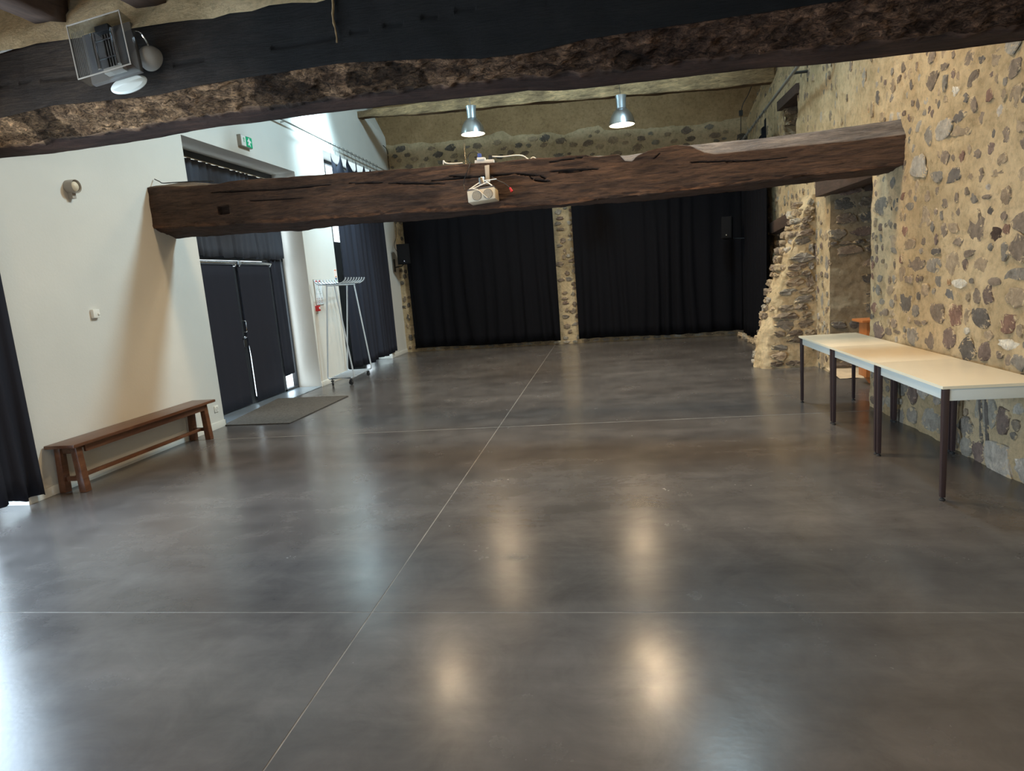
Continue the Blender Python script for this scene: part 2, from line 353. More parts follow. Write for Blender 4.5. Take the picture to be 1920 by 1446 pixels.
bb = MB().box((XL, 4.66, 0), (XL+.014, 7.635, 0.085)).box((XL-.3, 7.62, 0), (XL+.014, 7.634, 0.085))
bb.box((XL, 10.57, 0), (XL+.014, 11.83, 0.085)).box((XL, 14.45, 0), (XL+.014, 15.64, 0.085)).box((XL-.4, 14.436, 0), (XL+.014, 14.45, 0.085))
bbo = bb.build('baseboard_left', M['base'], bevel=0.002); tag(bbo, kind='structure')
# door
d1 = empty('door_1', (-4.24, 9.1, 0)); tag(d1, kind='structure')
def local(o, parent):   # keep world position when parenting to an offset empty
    o.matrix_parent_inverse = parent.matrix_basis.inverted(); return o
XD = -4.24
fr = MB().box((XD-.06, 7.62, 3.55), (XD+.02, 10.66, 3.645)).box((XD-.06, 7.62, 2.20), (XD+.02, 10.66, 2.26)).box((XD-.06, 10.085, 0), (XD+.02, 10.212, 2.2))
fr.box((XD-.06, 8.10, 0), (XD+.02, 8.16, 2.2)).box((XD-.06, 7.62, 0), (XD+.02, 7.67, 3.6)).box((XD-.06, 10.60, 0), (XD+.02, 10.645, 3.6)).box((XD-.06, 10.14, 0), (XD+.02, 10.61, 0.045)).box((XD-.06, 7.66, 0), (XD+.02, 8.12, .045))
local(fr.build('door_frame', M['frame'], d1, bevel=0.003), d1)
for (a, b_) in ((8.165, 9.125), (9.13, 10.08)):
    lf = MB().box((XD-.045, a, 0.01), (XD+.01, a+.07, 2.19)).box((XD-.045, b_-.07, 0.01), (XD+.01, b_, 2.19)).box((XD-.045, a+.07, 0.01), (XD+.01, b_-.07, 0.10)).box((XD-.045, a+.07, 2.10), (XD+.01, b_-.07, 2.19))
    if a > 9: lf = MB().box((XD-.045, a, 0.01), (XD+.01, a+.108, 2.19)).box((XD-.045, b_-.07, 0.01), (XD+.01, b_, 2.19)).box((XD-.045, a+.108, 0.01), (XD+.01, b_-.07, 0.10)).box((XD-.045, a+.108, 2.10), (XD+.01, b_-.07, 2.19))
    leaf = local(lf.build('door_leaf', M['frame'], d1, bevel=0.003), d1)
    pane = MB().box((XD-.02, a+.03, .1), (XD-.014, b_-.07, 2.1)).build('glass_pane', M['glass'], leaf)
    if a < 9:
        h = MB().tube(bend([(XD+.01, 9.10, 1.05), (XD+.075, 9.10, 1.05), (XD+.075, 9.00, 1.04)], .02), .009, 10).lathe([(.02, 0), (.02, .012)], 16, Matrix.Rotation(PI/2, 3, 'Y'), (XD+.008, 9.10, 1.05))
        h.build('door_handle', M['chrome'], leaf, smooth=True)
        MB().box((XD+.008, 9.05, 0.90), (XD+.05, 9.125, 1.01)).build('lock_case', M['black'], leaf, bevel=.004)
    else:
        MB().tube(bend([(XD+.01, 9.155, 1.12), (XD+.06, 9.155, 1.12), (XD+.06, 9.155, 1.29), (XD+.01, 9.155, 1.29)], .02), .008, 8).build('pull_handle', M['chrome'], leaf, smooth=True)
for (a, b_, z0, z1, nm) in ((10.145, 10.60, .045, 2.2, 'side_pane'), (7.67, 8.10, .045, 2.2, 'side_pane'), (7.67, 10.6, 2.26, 3.55, 'top_pane')):
    local(MB().box((XD-.02, a, z0), (XD-.014, b_, z1)).build(nm, M['glass'], d1), d1)
tag(MB().box((XD-.06, 7.62, 0), (XL+.0, 10.6, 0.008)).build('trim_1', M['alub']), kind='structure')
# window behind the far curtain
def window(name, y0, y1, z0, z1, x, mull):
    wn = MB()
    for (a, b_, c, d) in [(y0, y1, z0, z0+.06), (y0, y1, z1-.06, z1)] + [(y-.03, y+.03, z0, z1) for y in [y0+.03]+mull+[y1-.03]]:
        wn.box((x-.05, a, c), (x+.02, b_, d))
    o = wn.build(name, M['frame'], bevel=.003); tag(o, kind='structure')
    es = [y0]+mull+[y1]
    for a, b_ in zip(es, es[1:]): MB().box((x-.015, a+.03, z0+.06), (x-.009, b_-.03, z1-.06)).build('pane', M['glass'], o)
    return o
w1 = window('window_1', 11.83, 14.45, 0.0, 4.22, -4.15, [12.7, 13.6])
MB().box((-4.10, 11.86, 0.02), (-4.09, 13.62, 2.62)).build('blackout_sheet', M['black'], w1)
window('window_2', 0.2, 4.66, 0.0, 2.75, -4.12, [1.7, 3.2])

# ------------------------------------------------------------------ stone walls
PAL = dict(gb=(.265, .205, .152), dg=(.165, .142, .120), gr=(.275, .240, .195), pu=(.215, .155, .125), tn=(.410, .310, .205), rb=(.265, .155, .112), bg=(.20, .185, .168), wh=(.66, .60, .49), db=(.085, .055, .043), og=(.46, .27, .14), lg=(.44, .39, .32))
def unit_stone(seed, n=15):
    r = random.Random(seed); vs = []; ph = r.random()*9
    m = r.randint(4, 6); a0 = r.random()*6; cuts = []      # a broken polygon: the cell cut out by a few straight faces
    for k in range(m): cuts.append((a0+2*PI*(k+r.uniform(-.28, .28))/m, r.uniform(.38, .50)))
    rad = []
    for k in range(n):
        t = 2*PI*k/n; q = min(d/max(.25, math.cos(t-a)) if math.cos(t-a) > .25 else 9 for a, d in cuts)
        q = min(q, .60); rad.append(q*(1+.12*noise.noise(Vector((math.cos(t)*2+ph, math.sin(t)*2, ph)))+r.uniform(-.10, .07)))
    for (s, z) in ((1.0, -1.0), (.97, .5), (.84, .9)):
        for k in range(n):
            t = 2*PI*k/n+r.uniform(-.06, .06)
            zz = z+(r.uniform(-.35, .25) if z > 0 else 0)
            vs.append((rad[k]*s*math.cos(t), rad[k]*s*math.sin(t), zz))
    vs.append((r.uniform(-.1, .1), r.uniform(-.1, .1), 1.0+r.uniform(-.3, .3)))
    fs = []
    for i in range(2):
        for k in range(n): fs.append((i*n+k, i*n+(k+1) % n, (i+1)*n+(k+1) % n, (i+1)*n+k))
    for k in range(n): fs.append((2*n+k, 2*n+(k+1) % n, 3*n))
    return vs, fs
UNITS = [unit_stone(i) for i in range(32)]
UMESH = []
for i, (vs, fs) in enumerate(UNITS):
    me = bpy.data.meshes.new('stone'); me.from_pydata(vs, [], fs); me.materials.append(M['stone']); me.update(); UMESH.append(me)
class StoneSet:
    """stones set into one wall: the largest become parts, the rest one joined part"""
    def __init__(s, wall, limit=300): s.wall = wall; s.items = []; s.limit = limit
    def add(s, pos, t, n, wd, ht, dp, col, rot=0.0, prio=0.0):
        t = Vector(t).normalized(); n = Vector(n).normalized(); b = n.cross(t).normalized()
        c, q = math.cos(rot), math.sin(rot); a1 = c*t+q*b; a2 = -q*t+c*b
        m4 = Matrix(((a1.x*wd, a2.x*ht, n.x*dp, pos[0]), (a1.y*wd, a2.y*ht, n.y*dp, pos[1]), (a1.z*wd, a2.z*ht, n.z*dp, pos[2]), (0, 0, 0, 1)))
        s.items.append((prio+wd*ht, m4, R.randrange(len(UNITS)), tuple(col)))
    def finish(s):
        s.items.sort(key=lambda x: -x[0])
        for _, m4, u, col in s.items[:s.limit]:
            o = bpy.data.objects.new('stone', UMESH[u]); o.color = (*col, 1); link(o, s.wall); o.matrix_basis = s.wall.matrix_basis.inverted() @ m4
        rest = s.items[s.limit:]
        if rest:
            V = []; F = []; K = []
            for _, m4, u, col in rest:
                vs, fs = UNITS[u]; n = len(V); V += [m4 @ Vector(v) for v in vs]; F += [tuple(i+n for i in f) for f in fs]; K += [(*col, 2*math.hypot(v[0], v[1])) for v in vs]
            o = mesh_obj('small_stones', V, F, M['stone_s'], s.wall); o['kind'] = 'stuff'
            ca = o.data.color_attributes.new('col', 'FLOAT_COLOR', 'POINT')
            for i, c in enumerate(K): ca.data[i].color = c
def pick(*names):
    c = PAL[R.choice(names)]; k = R.uniform(.82, 1.22); return tuple(x*k*R.uniform(.985, 1.015) for x in c)

# ---- right wall: a mortared face following a plan line, with the niche, the slot and the small opening left out
PLAN = [(-4.0, 3.905), (7.05, 3.905), (7.95, 4.03), (9.20, 4.21), (14.9, 4.36), (16.0, 4.40)]      # (Y, X)
def wx(y, z=1.0):
    x = interp(PLAN, y)
    if y > 11.5 and z > 4.5: x += (z-4.5)*0.45*min(1, (y-11.5)/1.5)
    return x
def wdisp(y, z):
    d = .014*nz((y, z, 3.3), 1.3, 3)+.016*nz((y, z, 8.1), 8.0, 5)
    return d
def wpt(y, z, out=0.0):
    return Vector((wx(y, z)-wdisp(y, z)-out, y, z))
OPEN = [(7.06, 9.22, -0.1, 2.47), (10.84, 11.62, 2.75, 4.02), (11.22, 12.40, 0.75, 2.08)]
def rag(y, z): return .035*nz((y, z, 5.0), 3.0, 3)
def in_open(y, z, grow=0.0):
    for a, b_, c, d in OPEN:
        if a-grow+rag(1, z) < y < b_+grow+rag(9, z) and c-grow < z < d+grow: return True
    return False
ST = 0.028
nyv = int((15.4+1.2)/ST)+1; nzv = int(6.0/ST)+1
verts = []; faces = []; idx = {}
def vid(i, j):
    k = (i, j)
    if k not in idx:
        y = -1.2+i*ST; z = j*ST
        for a, b_, c, d in OPEN:     # snap the rim of an opening to its ragged edge
            if c-ST < z < d+ST:
                if abs(y-(a+rag(1, z))) < ST*.75: y = a+rag(1, z)
                if abs(y-(b_+rag(9, z))) < ST*.75: y = b_+rag(9, z)
        idx[k] = len(verts); verts.append(wpt(y, z))
    return idx[k]
for i in range(nyv-1):
    for j in range(nzv-1):
        if in_open(-1.2+(i+.5)*ST, (j+.5)*ST): continue
        faces.append((vid(i, j), vid(i, j+1), vid(i+1, j+1), vid(i+1, j)))
wr = mesh_obj('wall_right', verts, faces, M['mortar'], smooth=True); tag(wr, kind='structure')
MB().box((3.86, -4.0, 0), (4.4, -1.15, 6.0)).build('wall_end', M['mortar'], wr)
def rough_strip(fn, nu, nv, name, mat, parent, amp=0.02, sc_=4.0, axis=Vector((0, -1, 0))):
    V = []; F = []
    for i in range(nu+1):
        for j in range(nv+1):
            p = Vector(fn(i/nu, j/nv)); edge = min(1, 6*min(i/nu, 1-i/nu)+.15)
            p += axis*amp*edge*(nz(p, sc_, 4)+.6*nz(p, sc_*3, 3)); V.append(p)
    for i in range(nu):
        for j in range(nv):
            a = i*(nv+1)+j; F.append((a, a+1, a+nv+2, a+nv+1))
    return mesh_obj(name, V, F, mat, parent, smooth=True)
# niche: far jamb faces the camera, back, near jamb, ceiling of wooden lintels
rough_strip(lambda u, v: (wx(9.22)-.005+u*1.0, 9.22+rag(9, v*2.5)*(1-u), v*2.5), 40, 90, 'niche_jamb', M['rubble'], wr, .025, 5.0)
rough_strip(lambda u, v: (5.20, 7.0+u*2.3, v*2.6), 30, 40, 'niche_back', M['rubble'], wr, .03, 3.0, Vector((-1, 0, 0)))
rough_strip(lambda u, v: (wx(7.06)-.002+u*1.35, 7.06+rag(1, v*2.5)*(1-u), v*2.5), 30, 60, 'niche_jamb', M['mortar'], wr, .03, 3.5, Vector((0, 1, 0)))
rough_strip(lambda u, v: (4.17+u*.9, 8.72+v*.55, .004+.06*v), 20, 14, 'niche_sill', M['sand'], wr, .012, 5, Vector((0, 0, 1)))
for k, x0 in enumerate((4.06, 4.33, 4.60, 4.87)):
    MB().box((x0+.02, 6.9, 2.36+.05*(k % 2)), (x0+.25, 9.42, 2.62)).build('lintel', M['lintel'], wr, bevel=.012)
# high slot window jamb, small opening
rough_strip(lambda u, v: (wx(11.62)+u*.6, 11.62+rag(9, 2.7+v*1.4)*(1-u), 2.7+v*1.4), 20, 40, 'slot_jamb', M['rubble'], wr, .04, 4)
rough_strip(lambda u, v: (4.75, 10.8+u*.9, 2.7+v*1.4), 10, 14, 'slot_back', M['rubble'], wr, .03, 4, Vector((-1, 0, 0)))
MB().box((4.20, 10.70, 3.99), (4.80, 11.80, 4.14)).build('lintel', M['lintel'], wr, bevel=.01)
rough_strip(lambda u, v: (wx(12.40)+u*.6, 12.40+rag(9, .7+v*1.5)*(1-u), .7+v*1.5), 20, 40, 'opening_jamb', M['rubble'], wr, .04, 4)
rough_strip(lambda u, v: (4.80, 11.1+u*1.4, .7+v*1.5), 10, 14, 'opening_back', M['rubble'], wr, .03, 4, Vector((-1, 0, 0)))
MB().box((4.19, 11.05, 2.06), (4.75, 12.66, 2.26), Matrix.Rotation(-.07, 3, 'X')).build('lintel', M['lintel'], wr, bevel=.015)
rough_strip(lambda u, v: (4.24+u*.6, 11.2+v*1.25, .75), 12, 16, 'opening_sill', M['rubble'], wr, .02, 5, Vector((0, 0, 1)))

ss = StoneSet(wr); placed = []
def wall_stone(y, z, wd, ht, col, dp=.008, rot=0.0, prio=0.0, force=False, tight=.47):
    if not force:
        r_ = .5*max(wd, ht)
        if in_open(y, z, .42*wd): return False
        for (a, b_, p, q) in placed:
            if abs(y-a) < tight*(wd+p) and abs(z-b_) < tight*(ht+q): return False
    placed.append((y, z, wd, ht))
    dy = .05; t = Vector((wx(y+dy, z)-wx(y-dy, z), 2*dy, 0)).normalized()
    n = Vector((-t.y, t.x, 0)).normalized()
    ss.add(wpt(y, z, .002 if z < 1.8 else -.003), -t, n, wd, ht, dp, col, rot, prio); return True
# the stones that can be recognised one by one: (distance along the wall Y, height Z, width, height, tint)
KEY = [
    (5.21, 1.70, 0.20, 0.25, 'gb'), (4.96, 1.64, 0.13, 0.10, 'db'), (4.69, 1.70, 0.18, 0.12, 'gb'), (4.67, 1.53, 0.20, 0.15, 'gb'), (6.10, 1.45, 0.28, 0.12, 'gb'),
    (5.80, 1.43, 0.24, 0.12, 'gr'), (5.51, 1.45, 0.23, 0.17, 'tn'), (5.11, 1.43, 0.19, 0.10, 'tn'), (5.33, 1.44, 0.07, 0.09, 'pu'), (5.78, 1.55, 0.16, 0.05, 'dg'),
    (4.69, 1.37, 0.24, 0.08, 'gr'), (4.67, 1.22, 0.22, 0.13, 'tn'), (6.28, 1.12, 0.23, 0.20, 'dg'), (6.38, 1.28, 0.17, 0.09, 'tn'), (6.60, 1.21, 0.16, 0.09, 'tn'),
    (5.91, 1.24, 0.14, 0.10, 'tn'), (5.56, 1.21, 0.16, 0.08, 'bg'), (5.71, 1.31, 0.11, 0.09, 'gr'), (5.39, 1.30, 0.19, 0.07, 'wh'), (5.28, 1.21, 0.10, 0.10, 'gb'),
    (5.14, 1.21, 0.09, 0.11, 'gb'), (4.99, 1.22, 0.11, 0.11, 'pu'), (4.92, 1.32, 0.15, 0.06, 'gb'), (5.72, 1.06, 0.21, 0.16, 'gb'), (6.06, 1.05, 0.13, 0.11, 'gr'),
    (6.19, 0.96, 0.16, 0.06, 'gb'), (6.50, 0.91, 0.13, 0.08, 'gb'), (5.44, 1.05, 0.19, 0.15, 'rb'), (5.57, 1.00, 0.07, 0.07, 'gr'), (5.28, 1.05, 0.07, 0.13, 'tn'),
    (5.09, 1.06, 0.21, 0.15, 'dg'), (4.86, 1.12, 0.14, 0.06, 'tn'), (4.92, 1.03, 0.10, 0.06, 'pu'), (4.74, 1.04, 0.17, 0.14, 'rb'), (4.61, 1.01, 0.06, 0.08, 'tn'),
    (6.13, 0.83, 0.18, 0.16, 'gr'), (5.84, 0.82, 0.26, 0.18, 'gb'), (5.52, 0.87, 0.20, 0.16, 'pu'), (5.36, 0.92, 0.10, 0.06, 'og'), (5.26, 0.95, 0.08, 0.05, 'wh'),
    (5.25, 0.81, 0.19, 0.16, 'dg'), (5.02, 0.82, 0.18, 0.15, 'pu'), (4.75, 0.90, 0.23, 0.07, 'wh'), (4.81, 0.80, 0.20, 0.09, 'dg'), (4.62, 0.80, 0.15, 0.09, 'gr'),
    (5.46, 0.77, 0.12, 0.06, 'pu'), (6.64, 0.82, 0.16, 0.07, 'gb'), (6.44, 0.83, 0.15, 0.03, 'gb'), (6.22, 1.63, 0.20, 0.09, 'tn'), (5.97, 1.64, 0.08, 0.06, 'gb'),
    (5.44, 1.61, 0.12, 0.06, 'gb'), (6.58, 1.67, 0.26, 0.11, 'tn'), (6.01, 1.83, 0.25, 0.21, 'tn'), (5.52, 1.72, 0.14, 0.08, 'tn'), (6.79, 1.66, 0.14, 0.09, 'tn'),
    (6.25, 1.95, 0.16, 0.07, 'gr'), (5.44, 1.83, 0.07, 0.05, 'gb'), (6.52, 1.58, 0.15, 0.05, 'gr'), (6.01, 1.32, 0.11, 0.06, 'gb'), (6.22, 1.32, 0.09, 0.06, 'gb'),
    (6.81, 1.32, 0.11, 0.07, 'gr'), (6.86, 1.21, 0.11, 0.10, 'gr'), (6.56, 1.09, 0.10, 0.08, 'gr'), (6.77, 1.10, 0.11, 0.06, 'gr'), (6.54, 1.00, 0.13, 0.06, 'tn'),
    (6.69, 1.00, 0.13, 0.07, 'gb'), (6.04, 0.95, 0.11, 0.04, 'gb'), (5.92, 0.96, 0.08, 0.04, 'gb'), (4.83, 1.52, 0.07, 0.12, 'gr'), (5.26, 1.52, 0.14, 0.05, 'gb'),
    (5.09, 1.31, 0.09, 0.07, 'pu'), (5.21, 1.32, 0.06, 0.04, 'gr'), (5.57, 1.30, 0.05, 0.05, 'og'), (5.08, 0.92, 0.09, 0.04, 'gb'), (4.96, 0.94, 0.10, 0.06, 'tn'),
    (4.56, 0.92, 0.05, 0.05, 'gr'), (5.52, 1.14, 0.07, 0.06, 'gb'), (5.35, 2.88, 0.11, 0.12, 'gb'), (4.81, 2.67, 0.13, 0.12, 'gb'), (5.69, 2.94, 0.12, 0.06, 'gb'),
    (5.90, 2.89, 0.18, 0.13, 'gb'), (5.57, 2.87, 0.12, 0.08, 'gb'), (5.19, 2.85, 0.10, 0.06, 'dg'), (5.04, 2.80, 0.12, 0.12, 'tn'), (5.29, 2.74, 0.14, 0.10, 'gb'),
    (5.69, 2.48, 0.21, 0.17, 'lg'), (5.92, 2.48, 0.13, 0.14, 'gr'), (5.43, 2.42, 0.24, 0.09, 'tn'), (5.53, 2.73, 0.11, 0.08, 'wh'), (5.45, 2.62, 0.21, 0.12, 'wh'),
    (5.46, 2.52, 0.17, 0.07, 'dg'), (4.72, 2.32, 0.12, 0.12, 'tn'), (4.91, 2.28, 0.09, 0.11, 'gb'), (5.09, 2.57, 0.08, 0.08, 'rb'), (5.65, 2.27, 0.12, 0.10, 'gb'),
    (5.42, 2.24, 0.07, 0.11, 'rb'), (5.54, 2.25, 0.06, 0.06, 'gb'), (5.22, 2.21, 0.09, 0.07, 'gb'), (6.11, 2.59, 0.14, 0.09, 'lg'), (5.80, 2.61, 0.13, 0.08, 'gb'),
    (5.19, 2.45, 0.08, 0.08, 'gb'), (6.41, 3.15, 0.10, 0.09, 'gb'), (6.64, 2.22, 0.35, 0.19, 'gr'), (5.77, 2.14, 0.19, 0.09, 'gr'), (5.53, 2.11, 0.21, 0.10, 'dg'),
    (5.18, 2.06, 0.08, 0.08, 'gb'), (6.07, 2.26, 0.26, 0.19, 'lg'), (5.65, 1.92, 0.12, 0.07, 'gb'), (5.53, 1.90, 0.12, 0.08, 'gb'), (5.26, 1.91, 0.09, 0.08, 'gr'),
    (6.38, 2.04, 0.11, 0.08, 'rb'), (6.84, 2.01, 0.28, 0.15, 'gr'), (5.07, 1.90, 0.11, 0.03, 'gb'), (4.80, 2.50, 0.11, 0.12, 'tn'), (4.93, 2.13, 0.11, 0.08, 'tn'),
    (5.00, 2.05, 0.16, 0.05, 'tn'),
]
for (y, z, wd, ht, c) in KEY:
    kk = R.uniform(.85, 1.12); wall_stone(y, z, wd*1.18, ht*1.18, tuple(x*kk for x in PAL[c]), .007, R.uniform(-.08, .08), 5.0)
def fill(n, y0, y1, z0, z1, s0, s1, cols, dp=.012, asp=(.75, 1.5), prio=0.0, tight=.47):
    for _ in range(n):
        y = R.uniform(y0, y1); z = R.uniform(z0, z1); s = s0+(s1-s0)*R.random()**2.2; a = R.uniform(*asp)
        wall_stone(y, z, 1.12*s*math.sqrt(a), 1.12*s/math.sqrt(a), pick(*cols), dp*R.uniform(.7, 1.3), R.uniform(-.35, .35), prio, False, tight)
fill(700, 4.0, 7.0, .04, .80, .17, .42, ('gr', 'lg', 'lg', 'gr', 'lg', 'pu', 'lg'), .013, (.7, 1.6), 2.0, .42)
fill(1200, 4.0, 7.0, .05, .82, .06, .12, ('gr', 'lg', 'gb', 'tn'), .008)
fill(320, 4.0, 7.0, .8, 1.75, .05, .15, ('gb', 'gr', 'pu', 'tn', 'gb', 'rb', 'gr'), .008, (.55, 1.3), .8)
fill(300, 4.0, 7.0, 1.6, 3.2, .06, .2, ('gb', 'tn', 'tn', 'lg', 'gb'), .007, (.5, 1.2), .5)
fill(900, 4.0, 7.02, .75, 3.2, .055, .11, ('gb', 'gb', 'tn', 'gr', 'pu', 'dg'), .008, (.45, 1.4))
fill(300, 9.25, 10.9, .03, 1.9, .07, .22, ('gr', 'gb', 'pu', 'lg', 'tn'), .012, (.5, 1.2), 1.0)
fill(620, 6.9, 15.0, 2.0, 5.6, .07, .18, ('gb', 'tn', 'lg', 'tn', 'gb'), .007, (.5, 1.3))
fill(260, 1.0, 7.0, 2.9, 5.0, .07, .2, ('gb', 'tn', 'lg'), .007)
fill(500, 10.2, 13.0, .05, 2.6, .07, .2, ('gb', 'tn', 'gr'), .02)
# long dark gap stone streaks low on the wall
for (y, z, h) in ((4.95, .43, .62), (5.02, .36, .56)): ss.add(wpt(y, z, .004), (0, -1, 0), (-1, 0, 0), .05, h, .012, PAL['dg'], .13, 3.0)
# stones of the niche jamb: courses, dark
def jamb_courses(x0, x1, y, z0, z1, cols, hmin=.09, hmax=.22, dp=.035, face=Vector((0, -1, 0)), prio=3.0, st=None):
    z = z0
    while z < z1:
        h = R.uniform(hmin, hmax); x = x0+R.uniform(-.08, .02)
        while x < x1:
            wd = h*R.uniform(1.2, 2.8)
            if R.random() < .84: (st or ss).add((x+wd/2, y, z+h/2), (1, 0, 0), face, wd*.95, h*R.uniform(.72, .95), dp*R.uniform(.6, 1.4), pick(*cols), R.uniform(-.07, .07), prio)
            x += wd
        z += h
jamb_courses(4.23, 4.95, 9.215, .05, 2.4, ('dg', 'gb', 'gb', 'pu', 'dg', 'gr'), .07, .24, .03)
jamb_courses(4.26, 4.7, 11.6, 2.8, 3.98, ('gb', 'tn', 'gb'), .12, .25)
jamb_courses(4.27, 4.7, 12.38, .78, 2.05, ('gb', 'tn', 'gr'), .14, .26)
for (x, y, z, wd, ht, nx, ny) in ((3.99, 6.96, .10, .34, .22, -1, 0), (4.05, 7.18, .12, .30, .26, -.8, .5), (4.12, 7.36, .09, .26, .20, -.7, .6), (3.98, 6.72, .07, .3, .16, -1, 0), (4.09, 7.20, .33, .26, .2, -.6, .7)):
    ss.add((x, y, z), (ny, -nx, 0), (nx, ny, .1), wd, ht, .06, pick('lg', 'tn', 'gr'), .05, 3.0)
for i in range(16):
    ss.add((4.02+.10*R.random(), 12.55+i*.125, R.uniform(.02, .07)), (0, -1, 0), (-1, 0, .25), R.uniform(.12, .2), R.uniform(.08, .15), R.uniform(.03, .07), pick('lg', 'tn', 'tn'), R.uniform(-.2, .2))
ss.finish()
MB().box((5.3, -4.0, 0), (5.4, 16.2, 6.2)).build('backing_box', M['mortar'], wr)  # added unseen box, blocks outside light leaking through gaps in the wall

# ---- broken cross wall (stump of an old partition) against the right wall
BX = [(0, 3.52), (.38, 3.57), (.86, 3.68), (1.17, 3.75), (1.48, 3.83), (1.85, 3.94), (2.22, 4.07), (2.36, 4.20)]
def bx(z): return interp(BX, z)
bs = []; bf = []
NZ, NU = 100, 60
def buttp(u, z):    # u runs round the stump: camera-side face, then the broken edge, then the far side
    xl = bx(z)+.035*nz((z, 0, 2), 3.2, 3); y0 = 9.86+.02*z; y1 = 10.42
    if u < .5:
        t = u/.5; p = Vector((4.35+(xl-4.35)*t, y0-.02*math.sin(t*PI), z))
    elif u < .85:
        t = (u-.5)/.35; p = Vector((xl-.12*math.sin(t*PI)*max(.3, 1-z/2.2), y0+(y1-y0)*t, z))
    else:
        t = (u-.85)/.15; p = Vector((xl+(4.35-xl)*t, y1, z))
    d = .028*nz(p, 4.5, 4)+.022*nz(p, 13, 4)
    nn = Vector((-.3 if u < .5 else -1, -1 if u < .5 else (-.25 if u < .85 else 1), 0)).normalized()
    return p+nn*d*min(1, u*8)
for j in range(NZ+1):
    z = 2.44*j/NZ
    for i in range(NU+1): bs.append(buttp(i/NU, z))
for j in range(NZ):
    for i in range(NU):
        a = j*(NU+1)+i; bf.append((a, a+NU+1, a+NU+2, a+1))
wb = mesh_obj('wall_stub', bs, bf, M['mortar'], smooth=True); tag(wb, kind='structure')
s2 = StoneSet(wb); z = .02
while z < 2.3:
    h = R.uniform(.075, .15); x = bx(z)+R.uniform(0, .06)
    while x < 4.15:
        wd = min(h*R.uniform(1.4, 3.2), 4.2-x)
        if wd > .05 and R.random() < .85:
            s2.add((x+wd/2, 9.862+.02*z+R.uniform(-.015, .015), z+h/2), (1, 0, .0), (0, -1, .05), wd*1.12, h*R.uniform(.95, 1.2), R.uniform(.045, .075), pick('gb', 'gb', 'gb', 'tn', 'gr'), R.uniform(-.1, .1))
        x += wd+.01
    y = 9.93
    while y < 10.38:
        wd = R.uniform(.09, .17)
        if R.random() < .75: s2.add((bx(z)-.10*math.sin(min(1, (y-9.9)/.5)*PI)+R.uniform(.02, .06), y+wd/2, z+h/2), (0, -1, 0), (-1, -.15, .1), wd*1.1, h*R.uniform(.8, 1.05), R.uniform(.03, .055), pick('tn', 'tn', 'lg', 'gb'), R.uniform(-.2, .2))
        y += wd
    z += h
s2.finish()
# ---- back wall
A0 = Vector((-4.0, 15.672)); A1 = Vector((4.9, 14.79)); bd = (A1-A0).normalized(); bn = Vector((bd.y, -bd.x))
def bpt(x, z, out=0.0):
    t = (x-A0.x)/(A1.x-A0.x); p = A0+(A1-A0)*t; d = .02*nz((x, z, 1), 2.2, 4)+.01*nz((x, z, 1), 9, 3)
    return Vector((p.x+bn.x*(out+d), p.y+bn.y*(out+d), z))
EDGE = [(-4, 5.02), (-3.1, 5.0), (-2.6, 4.93), (-1.5, 4.91), (-.9, 4.98), (-.7, 4.86), (.3, 4.80), (.5, 4.72), (.9, 4.80), (1.3, 4.83), (1.4, 4.70), (2.2, 4.63), (3.3, 4.57), (4.9, 4.60)]
V = []; F = []; nx_, nzz = 150, 90
zs = [i*5.2/nzz for i in range(nzz+1)]
for i in range(nx_+1):
    x = -4.0+8.9*i/nx_; top = interp(EDGE, x)+.03*nz((x, 0, 0), 4, 3)
    for j in range(nzz+1): V.append(bpt(x, top*j/nzz, .03 if j < nzz else -.02))
for i in range(nx_):
    for j in range(nzz):
        a = i*(nzz+1)+j; F.append((a, a+nzz+1, a+nzz+2, a+1))
wk = mesh_obj('wall_back', V, F, M['mortar_back'], smooth=True); tag(wk, kind='structure')
V = []; F = []
for i in range(31):
    x = -4.3+9.6*i/30
    for j in range(11): V.append(bpt(x, 4.3+4.6*j/10, -.0))
for i in range(30):
    for j in range(10):
        a = i*11+j; F.append((a, a+11, a+12, a+1))
mesh_obj('plaster_band', V, F, M['plaster'], wk, smooth=True)
s3 = StoneSet(wk); used = []
def back_stone(x, z, wd, ht, c, dp=.014):
    for a, b_, p, q in used:
        if abs(x-a) < .5*(wd+p) and abs(z-b_) < .5*(ht+q): return
    used.append((x, z, wd, ht)); s3.add(bpt(x, z, .032), (bd.x, bd.y, 0), (bn.x, bn.y, 0), wd, ht, dp*1.3, tuple(q*.8 for q in c), R.uniform(-.2, .2))
for _ in range(700):
    x = R.uniform(-3.7, 4.3); z = R.uniform(3.7, 4.95)
    if z > interp(EDGE, x)-.12: continue
    s = R.uniform(.08, .24); back_stone(x, z, s*1.3, s*.75, pick('gb', 'tn', 'gb', 'dg', 'gr', 'tn'))
for _ in range(260): back_stone(R.uniform(.22, .60), R.uniform(.04, 3.6), R.uniform(.08, .22), R.uniform(.07, .14), pick('gr', 'gb', 'pu', 'lg', 'gb'), .018)
for _ in range(160): back_stone(R.uniform(-3.72, -3.45), R.uniform(.04, 3.6), R.uniform(.07, .16), R.uniform(.08, .2), pick('gb', 'dg', 'gb', 'tn'), .02)
for x in [i*.23-3.4 for i in range(33)]: back_stone(x, .05, .2, .07, pick('lg', 'tn', 'wh'), .02)
s3.finish()
tag(MB().box((-4.4, -4.2, 0), (6, -4.0, 6)).build('wall_front', M['white']), kind='structure')

